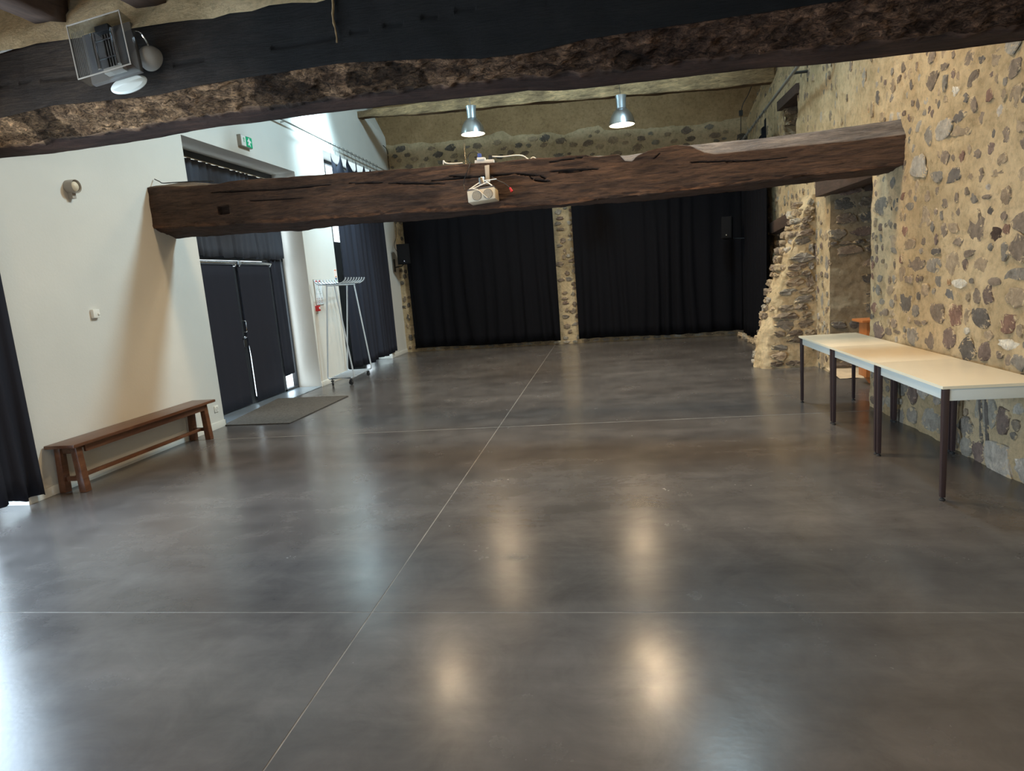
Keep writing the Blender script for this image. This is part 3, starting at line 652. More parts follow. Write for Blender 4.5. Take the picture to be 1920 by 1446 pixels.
# ------------------------------------------------------------------ low ceiling near the camera, roof beyond
tag(MB().box((-4.5, -4.2, 4.04), (5, 4.86, 4.2)).build('ceiling', M['ceil']), kind='structure')
tag(MB().box((-4.5, 4.80, 3.56), (5, 4.86, 9.3)).build('wall_gable', M['plaster']), kind='structure')
rf = MB()
def slope(xa, za, xb, zb, y0, y1):
    rf.add([(xa,y0,za),(xb,y0,zb),(xb,y1,zb),(xa,y1,za),(xa,y0,za+.15),(xb,y0,zb+.15),(xb,y1,zb+.15),(xa,y1,za+.15)], [(0,3,2,1),(4,5,6,7),(0,1,5,4),(1,2,6,5),(2,3,7,6),(3,0,4,7)])
slope(-4.6, 5.45, .3, 9.0, 4.7, 16.2); slope(.3, 9.0, 5.3, 5.3, 4.7, 16.2)
tag(rf.build('ceiling_roof', M['roofm']), kind='structure')
plast = rough_strip(lambda u, v: (-4.3+u*9, 4.44-.03*u*4+v*.3, 3.50+.56*v), 60, 8, 'plaster_fill', M['mortar'], None, .05, 4, Vector((0, -1, 0)))
tag(plast, kind='structure'); plast.name = 'trim_2'

# ------------------------------------------------------------------ beams
def beam(name, x0, x1, sect, nx_, cols, label, dispf=None, worn=None):
    """sect(x) -> list of corner points (y,z) with resample counts; cols(x,k,t) -> albedo"""
    V = []; F = []; K = []
    for i in range(nx_+1):
        x = x0+(x1-x0)*i/nx_; pts = sect(x); ring = []
        for k, (p, cnt) in enumerate(pts):
            q = pts[(k+1) % len(pts)][0]
            for c in range(cnt):
                t = c/cnt; ring.append((p[0]+(q[0]-p[0])*t, p[1]+(q[1]-p[1])*t, k, t))
        cyy = sum(r[0] for r in ring)/len(ring); czz = sum(r[1] for r in ring)/len(ring); m = len(ring)
        for n_, (yy, zz, k, t) in enumerate(ring):
            a, b_ = ring[n_-1], ring[(n_+1) % m]; tn = Vector((b_[0]-a[0], b_[1]-a[1])).normalized(); nr = Vector((-tn.y, tn.x))
            if nr.dot(Vector((yy-cyy, zz-czz))) < 0: nr = -nr
            d, cm = dispf(x, yy, zz, k, t); col = cols(x, k, t, yy, zz)
            V.append(Vector((x, yy+nr.x*d, zz+nr.y*d))); K.append(tuple(c*cm for c in col))
    for i in range(nx_):
        for n_ in range(m):
            a = i*m+n_; b_ = i*m+(n_+1) % m; F.append((a, b_, b_+m, a+m))
    F.append(tuple(range(m-1, -1, -1))); F.append(tuple(nx_*m+k for k in range(m)))
    o = mesh_obj(name, V, F, M['beam'], smooth=True); ca = o.data.color_attributes.new('col', 'FLOAT_COLOR', 'POINT')
    for i, c in enumerate(K): ca.data[i].color = (*c, 1)
    o.data.materials.append(M['worn']); cnts = [c for _, c in sect(0)]
    if worn is not None:
        lo = sum(cnts[:worn]); hi = lo+cnts[worn]
        for i, p in enumerate(o.data.polygons):
            if lo <= i % m < hi and i < nx_*m: p.material_index = 1
    tag(o, label, 'beam'); return o
# middle beam
T = [(-4.0, 2.925), (-3.6, 2.922), (-3.3, 2.887), (-2.93, 2.869), (-2.73, 2.885), (-2.16, 2.85), (-1.42, 2.825), (-1.06, 2.806), (-.48, 2.779), (.08, 2.759), (.61, 2.736), (.93, 2.729), (1.13, 2.722), (1.18, 2.70), (1.25, 2.685), (1.39, 2.693), (1.44, 2.690), (1.49, 2.628), (1.56, 2.614), (1.61, 2.655), (1.70, 2.685), (1.78, 2.702), (1.98, 2.712), (2.1, 2.69), (2.22, 2.615), (2.31, 2.588), (2.6, 2.586), (3.05, 2.58), (3.5, 2.57), (4.2, 2.58)]
TT = [(-4.0, 2.95), (-3.3, 2.95), (-2.9, 2.885), (-1, 2.81), (0, 2.765), (1, 2.73), (1.2, 2.715), (1.5, 2.69), (1.9, 2.70), (2.14, 2.716), (2.6, 2.703), (3.7, 2.712), (4.2, 2.73)]
B = [(-4.0, 2.482), (-3.79, 2.475), (-3.0, 2.435), (-2.48, 2.417), (-1.97, 2.388), (-1.38, 2.366), (-.79, 2.358), (-.19, 2.325), (.34, 2.296), (.85, 2.273), (1.31, 2.292), (2.06, 2.29), (2.59, 2.308), (3.5, 2.306), (4.2, 2.325)]
BB = [(-4.0, 2.385), (-3.7, 2.379), (-2.71, 2.351), (-2.17, 2.322), (-1.51, 2.337), (-.88, 2.303), (-.27, 2.299), (.54, 2.297), (1.1, 2.285), (1.64, 2.269), (2.86, 2.276), (3.8, 2.294), (4.2, 2.33)]
def fy(x): return 6.85-.064*(x+3.77)
def sec_mid(x):
    y = fy(x); return [((y, interp(B, x)), 56), ((y+.005, interp(T, x)), 8), ((y+.11, interp(TT, x)), 6), ((y+.36, interp(TT, x)-.02), 10), ((y+.37, interp(BB, x)), 12)]
CR = [  # cracks on the front face: (x0, z0, x1, z1, half width)
    (-3.0, 2.79, -2.1, 2.735, .010), (-2.1, 2.735, -1.5, 2.725, .009), (-2.55, 2.655, -1.75, 2.61, .006), (-1.35, 2.715, -.95, 2.68, .008), (-.95, 2.675, -.3, 2.60, .012), (-.45, 2.645, .02, 2.63, .010), (-.25, 2.668, .02, 2.632, .012), (-.02, 2.632, .42, 2.622, .014), (.42, 2.622, .66, 2.577, .013), (.66, 2.577, .73, 2.54, .011), (.55, 2.60, .60, 2.54, .007), (.60, 2.54, .76, 2.512, .016), (.72, 2.61, 1.25, 2.575, .009), (.85, 2.585, 1.1, 2.57, .008), (2.0, 2.545, 2.6, 2.50, .007), (2.4, 2.50, 3.0, 2.485, .005), (1.75, 2.60, 1.83, 2.66, .006), (.75, 2.69, 1.1, 2.70, .006)]
def crack(x, z):
    best = 0
    for a, b_, c, d, hw in CR:
        if x < a-.05 or x > c+.05: continue
        t = max(0, min(1, (x-a)/(c-a))); zz = b_+(d-b_)*t+.003*noise.noise(Vector((x*9, b_*7, 0)))
        ww = .75*hw*max(0.0, math.sin(PI*min(1, max(0, (x-a)/(c-a)))))**.6+1e-5
        v = 1-abs(z-zz)/(ww*1.15)
        best = max(best, min(1, v*1.8))
    return max(0, best)
def disp_mid(x, y, z, k, t):
    d = .012*nz((x*.7, y*3, z*3), 2.0, 4)+.004*nz((x*2, y*14, z*14), 2.2, 4); cm = 1.0
    if k == 0:
        c = crack(x, z); d -= .045*c; cm = 1-.9*c
        if -2.92 < x < -2.78 and 2.545-.0 < z < 2.63: d -= .06; cm = .55
        if t < .10: d += .014*nz((x*3, y, z*5), 3.0, 4)
    if k == 4: d += .012*nz((x*2, y*4, z), 3.0, 4)
    return d, cm
def col_mid(x, k, t, y, z):
    if k in (1, 2) and (x > 2.0 or x < -3.0 or 1.42 < x < 1.7): return (.20, .185, .18) if x > -3 else (.22, .165, .12)
    if k == 2: return (.30, .27, .25)
    w_ = max(0, 1-t/.12) if k == 0 else 0
    v = .5+.5*nz((x, z, 4), 1.7, 3); rb = max(0, v-.25)*w_
    c = Vector((.098, .061, .044))*(1-rb)+Vector((.26, .115, .05))*rb
    if k >= 3: c = Vector((.070, .042, .032))
    return tuple(c)
bm_mid = beam('ceiling_beam', -3.90, 3.98, sec_mid, 900, col_mid, 'thick dark brown oak beam across mid room carrying the small projector', disp_mid)
# front beam
RB = [(-4.2, 2.95), (-3.77, 2.942), (-3.24, 2.926), (-2.72, 2.926), (-2.2, 2.931), (-1.7, 2.946), (-.8, 2.943), (0, 2.925), (.42, 2.911), (.78, 2.905), (.97, 2.878), (1.37, 2.861), (1.9, 2.85), (2.4, 2.838), (2.75, 2.818), (3.5, 2.797), (4.2, 2.79)]
RT = [(-4.2, 3.10), (-3.25, 3.098), (-2.75, 3.130), (-2.3, 3.108), (-1.85, 3.09), (-1.5, 3.112), (-1.08, 3.114), (-.44, 3.114), (.16, 3.06), (.52, 3.011), (.87, 3.002), (1.2, 3.03), (1.54, 3.033), (4.2, 3.03)]
TP = [(-4.2, 3.50), (-3.4, 3.51), (-3.1, 3.545), (-2.8, 3.57), (-1, 3.565), (4.2, 3.56)]
def ry(x): return 5.06-.0484*(x+3.77)
def sec_fr(x):
    y = ry(x); return [((y-.46, interp(RT, x)), 22), ((y-.45, interp(TP, x)), 4), ((y, interp(TP, x)+.02), 8), ((y, interp(RB, x)), 5), ((y-.10, interp(RB, x)+.005), 4), ((y-.24, interp(RB, x)+.035), 34)]
def disp_fr(x, y, z, k, t):
    d = .015*nz((x*.7, y*2, z*2), 2.0, 4)+.004*nz((x*2, y*9, z*9), 3, 3); cm = 1.0
    if k == 5 or (k == 4 and t > .5):
        e = nz((x*2.2, y*4.5, z*4.5), 3.2, 5); d += .022*e+.012*nz((x*6, y*14, z*14), 2.5, 4); cm = max(.55, 1+.5*e)
        if nz((x, y, z), 1.6, 2) > .30: cm *= .35
    if k == 0:
        c = abs((z-(3.30+.03*math.sin(x*1.3))))
        if c < .006: d -= .015; cm = .6
        # adze facets
        d += .006*abs(math.sin(x*9+z*4+2*noise.noise(Vector((x*2, z*3, 0)))))
    return d, cm
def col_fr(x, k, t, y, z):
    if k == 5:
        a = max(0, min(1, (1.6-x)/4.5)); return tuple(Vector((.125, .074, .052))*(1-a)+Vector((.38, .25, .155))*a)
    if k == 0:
        a = max(0, min(1, (-.9-x)/1.2)); return tuple(Vector((.0065, .0055, .005))*(1-a)+Vector((.050, .037, .028))*a)  # shade painted into the front face: near black beyond the lit left end
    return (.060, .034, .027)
bm_fr = beam('ceiling_beam', -4.0, 4.05, sec_fr, 640, col_fr, 'massive dark oak beam nearest the ceiling top with worm-eaten lower edge', disp_fr, 5)
vs_ = [(-.44+.012*nz((z, 0, 0), 9, 2), 4.428, z) for z in [3.24+.03*i for i in range(12)]]
MB().tube(vs_, [.004+.007*abs(nz((i, 3, 1), .7, 2)) + .003*(i/12) for i in range(12)], 6).build('mortar_drip', M['plaster'], bm_fr)
# pale tie beam at the far end
TB_T = [(-3.9, 5.39), (-2.7, 5.36), (-1.1, 5.33), (0, 5.28), (1.7, 5.22), (3.0, 5.12), (4.4, 5.05)]
TB_B = [(-3.9, 5.245), (-3.6, 5.24), (-2.2, 5.125), (0, 5.0), (2.1, 4.855), (3.5, 4.755), (4.4, 4.72)]
def ty(x): return 13.93-.129*(x+3.77)
def sec_tie(x):
    y = ty(x); return [((y, interp(TB_B, x)), 12), ((y+.02, interp(TB_T, x)), 5), ((y+.26, interp(TB_T, x)), 6), ((y+.27, interp(TB_B, x)+.03), 7)]
def disp_tie(x, y, z, k, t):
    return .022*nz((x*.8, y*2, z*2), 2.0, 4)+.006*nz((x*3, y*12, z*12), 2, 3), 1.0-.5*max(0, nz((x*1.5, y*9, z*14), 1.5, 3))
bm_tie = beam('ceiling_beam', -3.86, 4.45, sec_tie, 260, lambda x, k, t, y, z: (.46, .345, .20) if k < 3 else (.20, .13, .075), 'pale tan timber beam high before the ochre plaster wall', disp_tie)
# joists of the low ceiling, seen above the front beam at the upper left
for k, (x, wd) in enumerate(((-3.40, .34), (-2.60, .32), (-1.79, .34))):
    V = []; F = []
    n_ = 60
    for i in range(n_+1):
        y = -3.9+(4.55+3.9)*i/n_
        for q, (dx, dz) in enumerate(((-.5, .0), (-.42, -.37), (.38, -.39), (.5, 0))):
            V.append(Vector((x+wd*dx+.02*nz((y, x, q), 1.4, 3), y, 4.05+dz+.012*nz((y, x, q+5), 2, 3))))
    for i in range(n_):
        for q in range(3):
            a = i*4+q; F.append((a, a+4, a+5, a+1))
    F.append((0, 1, 2, 3)); F.append((n_*4+3, n_*4+2, n_*4+1, n_*4))
    o = mesh_obj('ceiling_joist', V, F, M['lintel'], smooth=True)
    lb = ['dark ceiling joist in the upper left corner above the front beam', 'dark ceiling joist just left of the glass-fronted floodlight', 'dark ceiling joist just right of the glass-fronted floodlight'][k]
    tag(o, lb, 'joist', 'joists of the low ceiling')

# ------------------------------------------------------------------ curtains
def cloth_mesh(path, z_top, z_bot, nfold, amp, name, mat, parent=None, rows=14, seed=0, topamp=None, thick=True, scallop=None):
    """path: plan polyline [(x,y)...]; folds swing to its left normal"""
    P = [Vector((p[0], p[1])) for p in path]; seg = [(b_-a).length for a, b_ in zip(P, P[1:])]; Ltot = sum(seg)
    def at(s):
        for a, b_, l in zip(P, P[1:], seg):
            if s <= l+1e-9: d = (b_-a).normalized(); return a+d*s, Vector((-d.y, d.x))
            s -= l
        d = (P[-1]-P[-2]).normalized(); return P[-1], Vector((-d.y, d.x))
    rr = random.Random(seed); n_ = max(40, int(nfold*14)); V = []; F = []
    for i in range(n_+1):
        u = i/n_
        for j in range(rows+1):
            v = j/rows
            ph = nfold*2*PI*(u+.045*noise.noise(Vector((u*6, seed, v*.8)))+.02*noise.noise(Vector((u*17, seed+4, v*.5))))
            am = (amp*(.35+.65*v) if topamp is None else topamp+(amp-topamp)*v)*(.45+.9*abs(noise.noise(Vector((u*nfold*.45, seed+9, v*.6))))*1.3)
            sfold = math.sin(ph); off = am*(abs(sfold)**.7)*(1 if sfold > 0 else -1)
            p, nr = at(u*Ltot); s_along = .25*am*math.cos(ph*1.0+1)
            d = nr*off
            zt = z_top(u) if callable(z_top) else z_top; zb = z_bot(u) if callable(z_bot) else z_bot
            if scallop and j == 0: zt -= scallop*abs(math.sin(PI*u*nfold))**.8
            V.append(Vector((p.x+d.x, p.y+d.y, zt+(zb-zt)*v+(.006*noise.noise(Vector((u*20, seed, 1))) if j == rows else 0))))
    for i in range(n_):
        for j in range(rows):
            a = i*(rows+1)+j; F.append((a, a+1, a+rows+2, a+rows+1))
    o = mesh_obj(name, V, F, mat, parent, smooth=True)
    if thick:
        md = o.modifiers.new('thick', 'SOLIDIFY'); md.thickness = .004
    return o
cb = M['cloth']
# back wall, left and right curtain, hung in front of the stone
def bpl(x, out): t = (x-A0.x)/(A1.x-A0.x); p = A0+(A1-A0)*t+bn*out; return (p.x, p.y)
o = cloth_mesh([bpl(-3.47, .20), bpl(.17, .22)], 3.62, lambda u: .10+.01*math.sin(u*9), 11, .05, 'curtain', cb, seed=1); tag(o, 'wide black curtain on the back wall left of the stone strip', 'curtain', 'black curtains on the back wall')
o = cloth_mesh([bpl(.60, .22), bpl(3.95, .22), bpl(4.20, .24)], 3.62, lambda u: .11+.012*math.sin(u*8), 12, .06, 'curtain', cb, seed=2); tag(o, 'wide black curtain on the back wall right of the stone strip', 'curtain', 'black curtains on the back wall')
for nm, a, b_, lb in (('curtain_rail', -3.6, .25, 'grey rail above the left curtain of the back wall'), ('curtain_rail', .5, 4.15, 'grey rail above the right curtain of the back wall')):
    o = MB().tube([(*bpl(a, .22), 3.66), (*bpl(b_, .22), 3.66)], .016, 10).tube([(*bpl(a+.2, .22), 3.66), (*bpl(a+.2, 0), 3.66)], .01, 6).tube([(*bpl(b_-.2, .22), 3.66), (*bpl(b_-.2, 0), 3.66)], .01, 6).build(nm, M['railm'], smooth=True); tag(o, lb, 'rail')
# right wall curtain with rail
RR0 = Vector((4.02, 10.0, 4.17)); RR1 = Vector((4.14, 14.4, 4.0))
def rrp(y): t = (y-RR0.y)/(RR1.y-RR0.y); return RR0+(RR1-RR0)*t
cr = empty('curtain', (4.1, 13.0, 0)); tag(cr, 'narrow black curtain drawn back along the right stone wall', 'curtain')
cl = cloth_mesh([(4.09, 12.05), (4.15, 14.45)], lambda u: rrp(12.05+2.2*u).z-.13-.32*abs(math.sin(PI*min(1, u*3.3)*.5))*(1 if u > .001 else 0)*(.7 if u < .3 else 1), lambda u: .10, 11, .075, 'cloth', cb, cr, seed=3); local(cl, cr)
rg = []
for i in range(7):
    y = 12.08+i*.33; p = rrp(y)
    local(MB().tube([p+Vector((.027*math.cos(t*PI/6), 0, .027*math.sin(t*PI/6)-.012)) for t in range(12)], .004, 6, closed=True).tube([p+Vector((0, 0, -.04)), p+Vector((0, 0, -.16))], .003, 5).build('curtain_ring', M['darkmetal'], cr, smooth=True), cr)
rl = empty('curtain_rail', RR0); tag(rl, 'sloping grey pole on a bracket along the right stone wall', 'rail')
local(MB().tube([rrp(7.5), rrp(11.0), rrp(14.5)], .022, 12).build('pole', M['railm'], rl, smooth=True), rl)
local(MB().tube([rrp(10.22)+Vector((.0, 0, 0)), rrp(10.22)+Vector((.26, 0, -.0))], .02, 8).box((4.225, 10.20, 4.03), (4.25, 10.25, 4.30)).build('bracket', M['darkmetal'], rl), rl)
# left window curtain with rings and rail
def lrz(y): return 4.375-.010*(y-10)
cw = empty('curtain', (XL+.07, 13.2, 0)); tag(cw, 'black curtain hung by rings over the far left window', 'curtain')
def ztop2(u):
    return lrz(12+2.52*u)-.10-.30*abs(math.sin(PI*u*6.0))**.75
cl2 = cloth_mesh([(XL+.09, 11.98), (XL+.09, 14.52)], ztop2, lambda u: .10+.05*u+(.02*math.sin(u*14)), 10, .075, 'cloth', M['cloth_b'], cw, seed=5, rows=26); local(cl2, cw)
for i in range(13):
    y = 12.0+2.50*i/12; p = Vector((XL+.09, y, lrz(y)))
    mb = MB().tube([p+Vector((.022*math.cos(t*PI/6), 0, .03*math.sin(t*PI/6)+.005)) for t in range(12)], .004, 6, closed=True)
    mb.tube([p+Vector((0, 0, -.025)), p+Vector((0, .015, -.10 if i % 2 == 0 else -.16))], .003, 5)
    local(mb.build('curtain_ring', M['darkmetal'], cw, smooth=True), cw)
rl2 = empty('curtain_rail', (XL+.09, 12.6, 4.36)); tag(rl2, 'thin grey pole carrying the curtain of the far left window', 'rail')
local(MB().tube([(XL+.09, 9.7, lrz(9.7)), (XL+.09, 15.15, lrz(15.15))], .014, 10).build('pole', M['railm'], rl2, smooth=True), rl2)
for y in (10.3, 12.35, 15.1): local(MB().tube([(XL+.09, y, lrz(y)), (XL-.005, y, lrz(y))], .008, 6).build('bracket', M['railm'], rl2), rl2)
# near left curtain
o = cloth_mesh([(XL+.06, 4.78), (XL+.05, 4.27)], 2.95, lambda u: .05+.06*u+.015*math.sin(u*13), 3, .05, 'curtain', M['cloth_b'], seed=6); tag(o, 'black curtain at the left edge with daylight under its hem', 'curtain')
# door curtains
XC = XD+.055
pm = cloth_mesh([(XC+.03, 7.66), (XC+.03, 10.53)], 3.52, lambda u: 2.235+.012*math.sin(u*40), 17, .032, 'curtain_valance', M['cloth_v'], seed=8, rows=10, topamp=.02); tag(pm, 'short gathered black curtain across the top of the glass door', 'curtain')
tag(MB().box((XD+.02, 7.63, 3.525), (XD+.075, 10.57, 3.54)).build('trim_3', M['lam_edge']), kind='structure')
for a, b_, nm, lb in ((8.18, 9.03, 'door_curtain', 'flat black curtain on a rod over the left door leaf'), (9.185, 10.06, 'door_curtain', 'flat black curtain on a rod over the right door leaf')):
    r_ = empty(nm, (XC, (a+b_)/2, 0)); tag(r_, lb, 'curtain', 'flat black curtains on the door leaves')
    V = cloth_mesh([(XC, a), (XC, b_)], 2.125, .035, 3, .004, 'cloth', M['cloth_b'], r_, seed=int(a*10), rows=12); local(V, r_)
    if a > 9:
        for v in V.data.vertices:      # the free edge hangs a little askew: open below the lock only
            k = max(0, 1-(v.co.y-a)/.15); v.co.y -= .035*k*max(0, min(1, (v.co.z-.75)/.3))
    local(MB().tube([(XC+.022, a-.01, 2.155), (XC+.022, b_+.05, 2.150)], .016, 12).build('curtain_rod', M['chrome'], r_, smooth=True), r_)
    for y in (a+.0, b_+.04): local(MB().tube(bend([(XC+.022, y, 2.15), (XC+.022, y, 2.11), (XD+.01, y, 2.11)], .02), .010, 8).build('rod_holder', M['chrome'], r_, smooth=True), r_)
    if a > 9: local(MB().lathe([(.001, -.02), (.032, -.012), (.036, 0), (.032, .012), (.001, .02)], 20, Matrix.Rotation(PI/2, 3, 'Y'), (XC+.03, a-.02, 2.155)).build('rod_cap', M['alub'], r_, smooth=True), r_)
o = cloth_mesh([(XC-.01, 10.165), (XC-.01, 10.50)], 2.23, lambda u: .27+.02*u, 2, .006, 'side_curtain', M['cloth_b'], seed=12, rows=8); tag(o, 'narrow black curtain covering the side pane beside the door', 'curtain')

# ------------------------------------------------------------------ things on the left wall
def wallbox(name, y, z, w_, h, d, mat, bev=.004, parent=None): return MB().box((XL-.002, y-w_/2, z-h/2), (XL+d, y+w_/2, z+h/2)).build(name, mat, parent, bevel=bev)
RX = Matrix.Rotation(PI/2, 3, 'Y')
s = empty('alarm_sounder', (XL, 5.735, 2.79)); tag(s, 'round grey alarm sounder high on the white wall', 'alarm')
local(MB().lathe([(.062, -.003), (.064, .01), (.063, .085), (.060, .09), (.056, .085), (.054, .055), (.048, .05)], 32, RX, (XL, 5.735, 2.79)).box((XL-.002, 5.71, 2.68), (XL+.05, 5.755, 2.76)).build('housing', M['gplas'], s, smooth=True), s)
local(MB().lathe([(.049, .05), (.044, .075), (.03, .088), (.012, .094), (.001, .094)], 28, RX, (XL, 5.735, 2.79)).build('horn', M['bplas'], s, smooth=True), s)
s = empty('thermostat', (XL, 5.765, 1.58)); tag(s, 'small white thermostat box on the white wall above the bench', 'thermostat')
local(wallbox('housing', 5.765, 1.58, .085, .085, .035, M['wplas'], .006, s), s)
local(MB().lathe([(.013, 0), (.012, .01), (.004, .012)], 16, RX, (XL+.033, 5.787, 1.575)).build('dial', M['wplas'], s, smooth=True), s)
s = empty('wall_socket', (XL, 7.48, .255)); tag(s, 'white wall socket beside the right end of the bench', 'socket')
local(wallbox('plate', 7.48, .255, .082, .082, .012, M['wplas'], .004, s), s)
local(MB().lathe([(.022, 0), (.022, .004), (.019, .004), (.019, -.001), (.001, -.001)], 20, RX, (XL+.011, 7.48, .255)).build('outlet', M['gplas'], s, smooth=True), s)
# exit sign: white part with a small arrow, green part with the running figure
s = empty('exit_sign', (XL, 9.06, 3.83)); tag(s, 'green and white emergency exit sign above the door', 'sign')
local(wallbox('housing', 9.06, 3.83, .30, .155, .055, M['gplas'], .004, s), s)
local(MB().box((XL+.056, 8.92, 3.76), (XL+.060, 9.035, 3.90)).build('white_panel', M['white_p'], s), s)
local(MB().box((XL+.056, 9.035, 3.76), (XL+.060, 9.205, 3.90)).build('green_panel', M['green'], s), s)
def flat(pts, x, name, mat, parent, th=.0015):
    n_ = len(pts); V = [(x, y, z) for y, z in pts]+[(x+th, y, z) for y, z in pts]
    F = [tuple(range(n_)), tuple(range(2*n_-1, n_-1, -1))]+[(i, (i+1) % n_, n_+(i+1) % n_, n_+i) for i in range(n_)]
    return local(mesh_obj(name, V, F, mat, parent), parent)
cy_, cz_ = 9.12, 3.83
flat([(cy_-.012, cz_+.055), (cy_+.012, cz_+.055), (cy_+.016, cz_+.03), (cy_+.05, cz_+.02), (cy_+.055, cz_-.005), (cy_+.028, cz_-.0), (cy_+.022, cz_-.02), (cy_+.034, cz_-.055), (cy_+.012, cz_-.055), (cy_, cz_-.028), (cy_-.02, cz_-.05), (cy_-.038, cz_-.04), (cy_-.016, cz_-.01), (cy_-.012, cz_+.01), (cy_-.04, cz_), (cy_-.045, cz_+.018), (cy_-.016, cz_+.032)], XL+.0605, 'pictogram', M['white_p'], s)
flat([(8.975, 3.81), (8.995, 3.81), (8.995, 3.85), (9.01, 3.85), (8.985, 3.88), (8.96, 3.85), (8.975, 3.85)], XL+.0605, 'arrow', M['greenp'], s)
# evacuation plan
s = empty('evacuation_plan', (XL, 10.91, 1.64)); tag(s, 'framed evacuation plan poster with red header on the white wall', 'poster')
local(wallbox('frame', 10.91, 1.64, .31, .45, .014, M['gplas'], .003, s), s)
local(MB().box((XL+.014, 10.765, 1.425), (XL+.0155, 11.055, 1.855)).build('sheet', M['paper'], s), s)
def pr(y0, y1, z0, z1, mat, nm): local(MB().box((XL+.0155, y0, z0), (XL+.0165, y1, z1)).build(nm, mat, s), s)
pr(10.775, 11.045, 1.818, 1.84, M['redp'], 'header')
ln = MB()
for (y0, y1, z0, z1) in ((10.80, 11.02, 1.76, 1.763), (10.80, 11.02, 1.61, 1.613), (10.80, 10.803, 1.61, 1.76), (11.017, 11.02, 1.61, 1.76), (10.90, 10.903, 1.66, 1.76), (10.80, 10.96, 1.68, 1.683), (10.96, 10.963, 1.61, 1.70), (10.88, 10.96, 1.78, 1.80)): ln.box((XL+.0155, y0, z0), (XL+.0165, y1, z1))
local(ln.build('plan_lines', M['ink'], s), s)
tl = MB()
for i in range(6):
    for k in range(3):
        y0 = 10.785+k*.09; tl.box((XL+.0155, y0, 1.445+i*.018), (XL+.0165, y0+R.uniform(.05, .08), 1.450+i*.018))
tag(local(tl.build('text_lines', M['ink'], s), s), kind='stuff')
rt = MB()
for k in range(3):
    for i in range(3): rt.box((XL+.0155, 10.785+k*.09, 1.45+i*.034), (XL+.0168, 10.798+k*.09, 1.463+i*.034))
tag(local(rt.build('red_symbols', M['redp'], s), s), kind='stuff'); pr(10.86, 10.875, 1.70, 1.715, M['greenp'], 'green_symbol'); pr(10.93, 10.945, 1.64, 1.655, M['greenp'], 'green_symbol')
# call point
s = empty('fire_call_point', (XL, 10.76, 1.36)); tag(s, 'red fire alarm call point below the evacuation plan', 'alarm')
local(wallbox('housing', 10.76, 1.36, .095, .095, .055, M['red'], .005, s), s)
local(MB().box((XL+.056, 10.745, 1.345), (XL+.058, 10.79, 1.385)).build('window', M['white_p'], s), s)
local(MB().box((XL, 10.715, 1.27), (XL+.03, 10.745, 1.315)).build('flap', M['gplas'], s), s)
# extinguisher sign and extinguisher
s = empty('extinguisher_sign', (XL, 11.745, 1.95)); tag(s, 'small red and white fire extinguisher sign by the curtain edge', 'sign')
local(wallbox('plate', 11.745, 1.965, .11, .15, .004, M['white_p'], .0, s), s)
def pr2(y0, y1, z0, z1, mat, nm): local(MB().box((XL+.0042, y0, z0), (XL+.0055, y1, z1)).build(nm, mat, s), s)
pr2(11.695, 11.795, 2.02, 2.035, M['orangep'], 'red_band'); pr2(11.76, 11.775, 1.905, 2.02, M['orangep'], 'red_bar'); pr2(11.70, 11.712, 1.905, 2.02, M['orangep'], 'red_bar'); pr2(11.72, 11.795, 1.90, 1.912, M['orangep'], 'red_band')
local(wallbox('blue_label', 11.755, 1.865, .06, .025, .003, M['blue'], 0, s), s); local(wallbox('green_label', 11.745, 1.81, .07, .05, .003, M['greenp'], 0, s), s)

# ------------------------------------------------------------------ coat rack
ck = empty('coat_rack', (-3.42, 11.1, 0)); tag(ck, 'grey tubular wheeled coat rack with empty hooks by the white wall', 'coat rack')
def rk(name, mb, mat='rack'): return local(mb.build(name, M[mat], ck, smooth=True), ck)
xc = lambda y: -3.395-.075*(y-10.58)
for y in (10.58, 11.66):
    x = xc(y)
    rk('end_frame', MB().tube(bend([(x-.055, y, 1.725), (x-.245, y, .125), (x+.245, y, .125), (x+.085, y, 1.725)], .06, 6), .0135, 12))
for dx in (-.055, .085): rk('top_rail', MB().tube([(xc(10.55)+dx, 10.55, 1.735), (xc(11.7)+dx, 11.7, 1.735)], .011, 10))
for i in range(8):
    y = 10.58+1.08*i/7; x = xc(y)+.01
    rk('hook', MB().tube(bend([(x-.29, y, 1.85), (x-.27, y, 1.80), (x-.20, y, 1.757), (x+.20, y, 1.757), (x+.27, y, 1.80), (x+.29, y, 1.85)], .05, 5), .0115, 10))
for i in range(10):
    y = 10.63+.98*i/9; x = xc(y); rk('shelf_bar', MB().tube([(x-.22, y, .135), (x+.22, y, .135)], .008, 8))
for dx in (-.2, .2): rk('base_rail', MB().tube([(xc(10.58)+dx, 10.58, .122), (xc(11.66)+dx, 11.66, .122)], .010, 8))
for (dx, y, a) in ((-.17, 10.60, .4), (.17, 10.60, 1.3), (-.17, 11.64, .2), (.17, 11.64, .9)):
    x = xc(y)+dx; mm = Matrix.Rotation(a, 3, 'Z') @ Matrix.Rotation(PI/2, 3, 'Y')
    c = rk('caster', MB().lathe([(.012, -.018), (.038, -.016), (.042, 0), (.038, .016), (.012, .018)], 24, mm, (x, y, .042)), 'rubber')
    MB().tube([(x, y, .125), (x, y, .09)], .010, 8).box((x-.022, y-.022, .075), (x+.022, y+.022, .095)).build('caster_fork', M['darkmetal'], c)

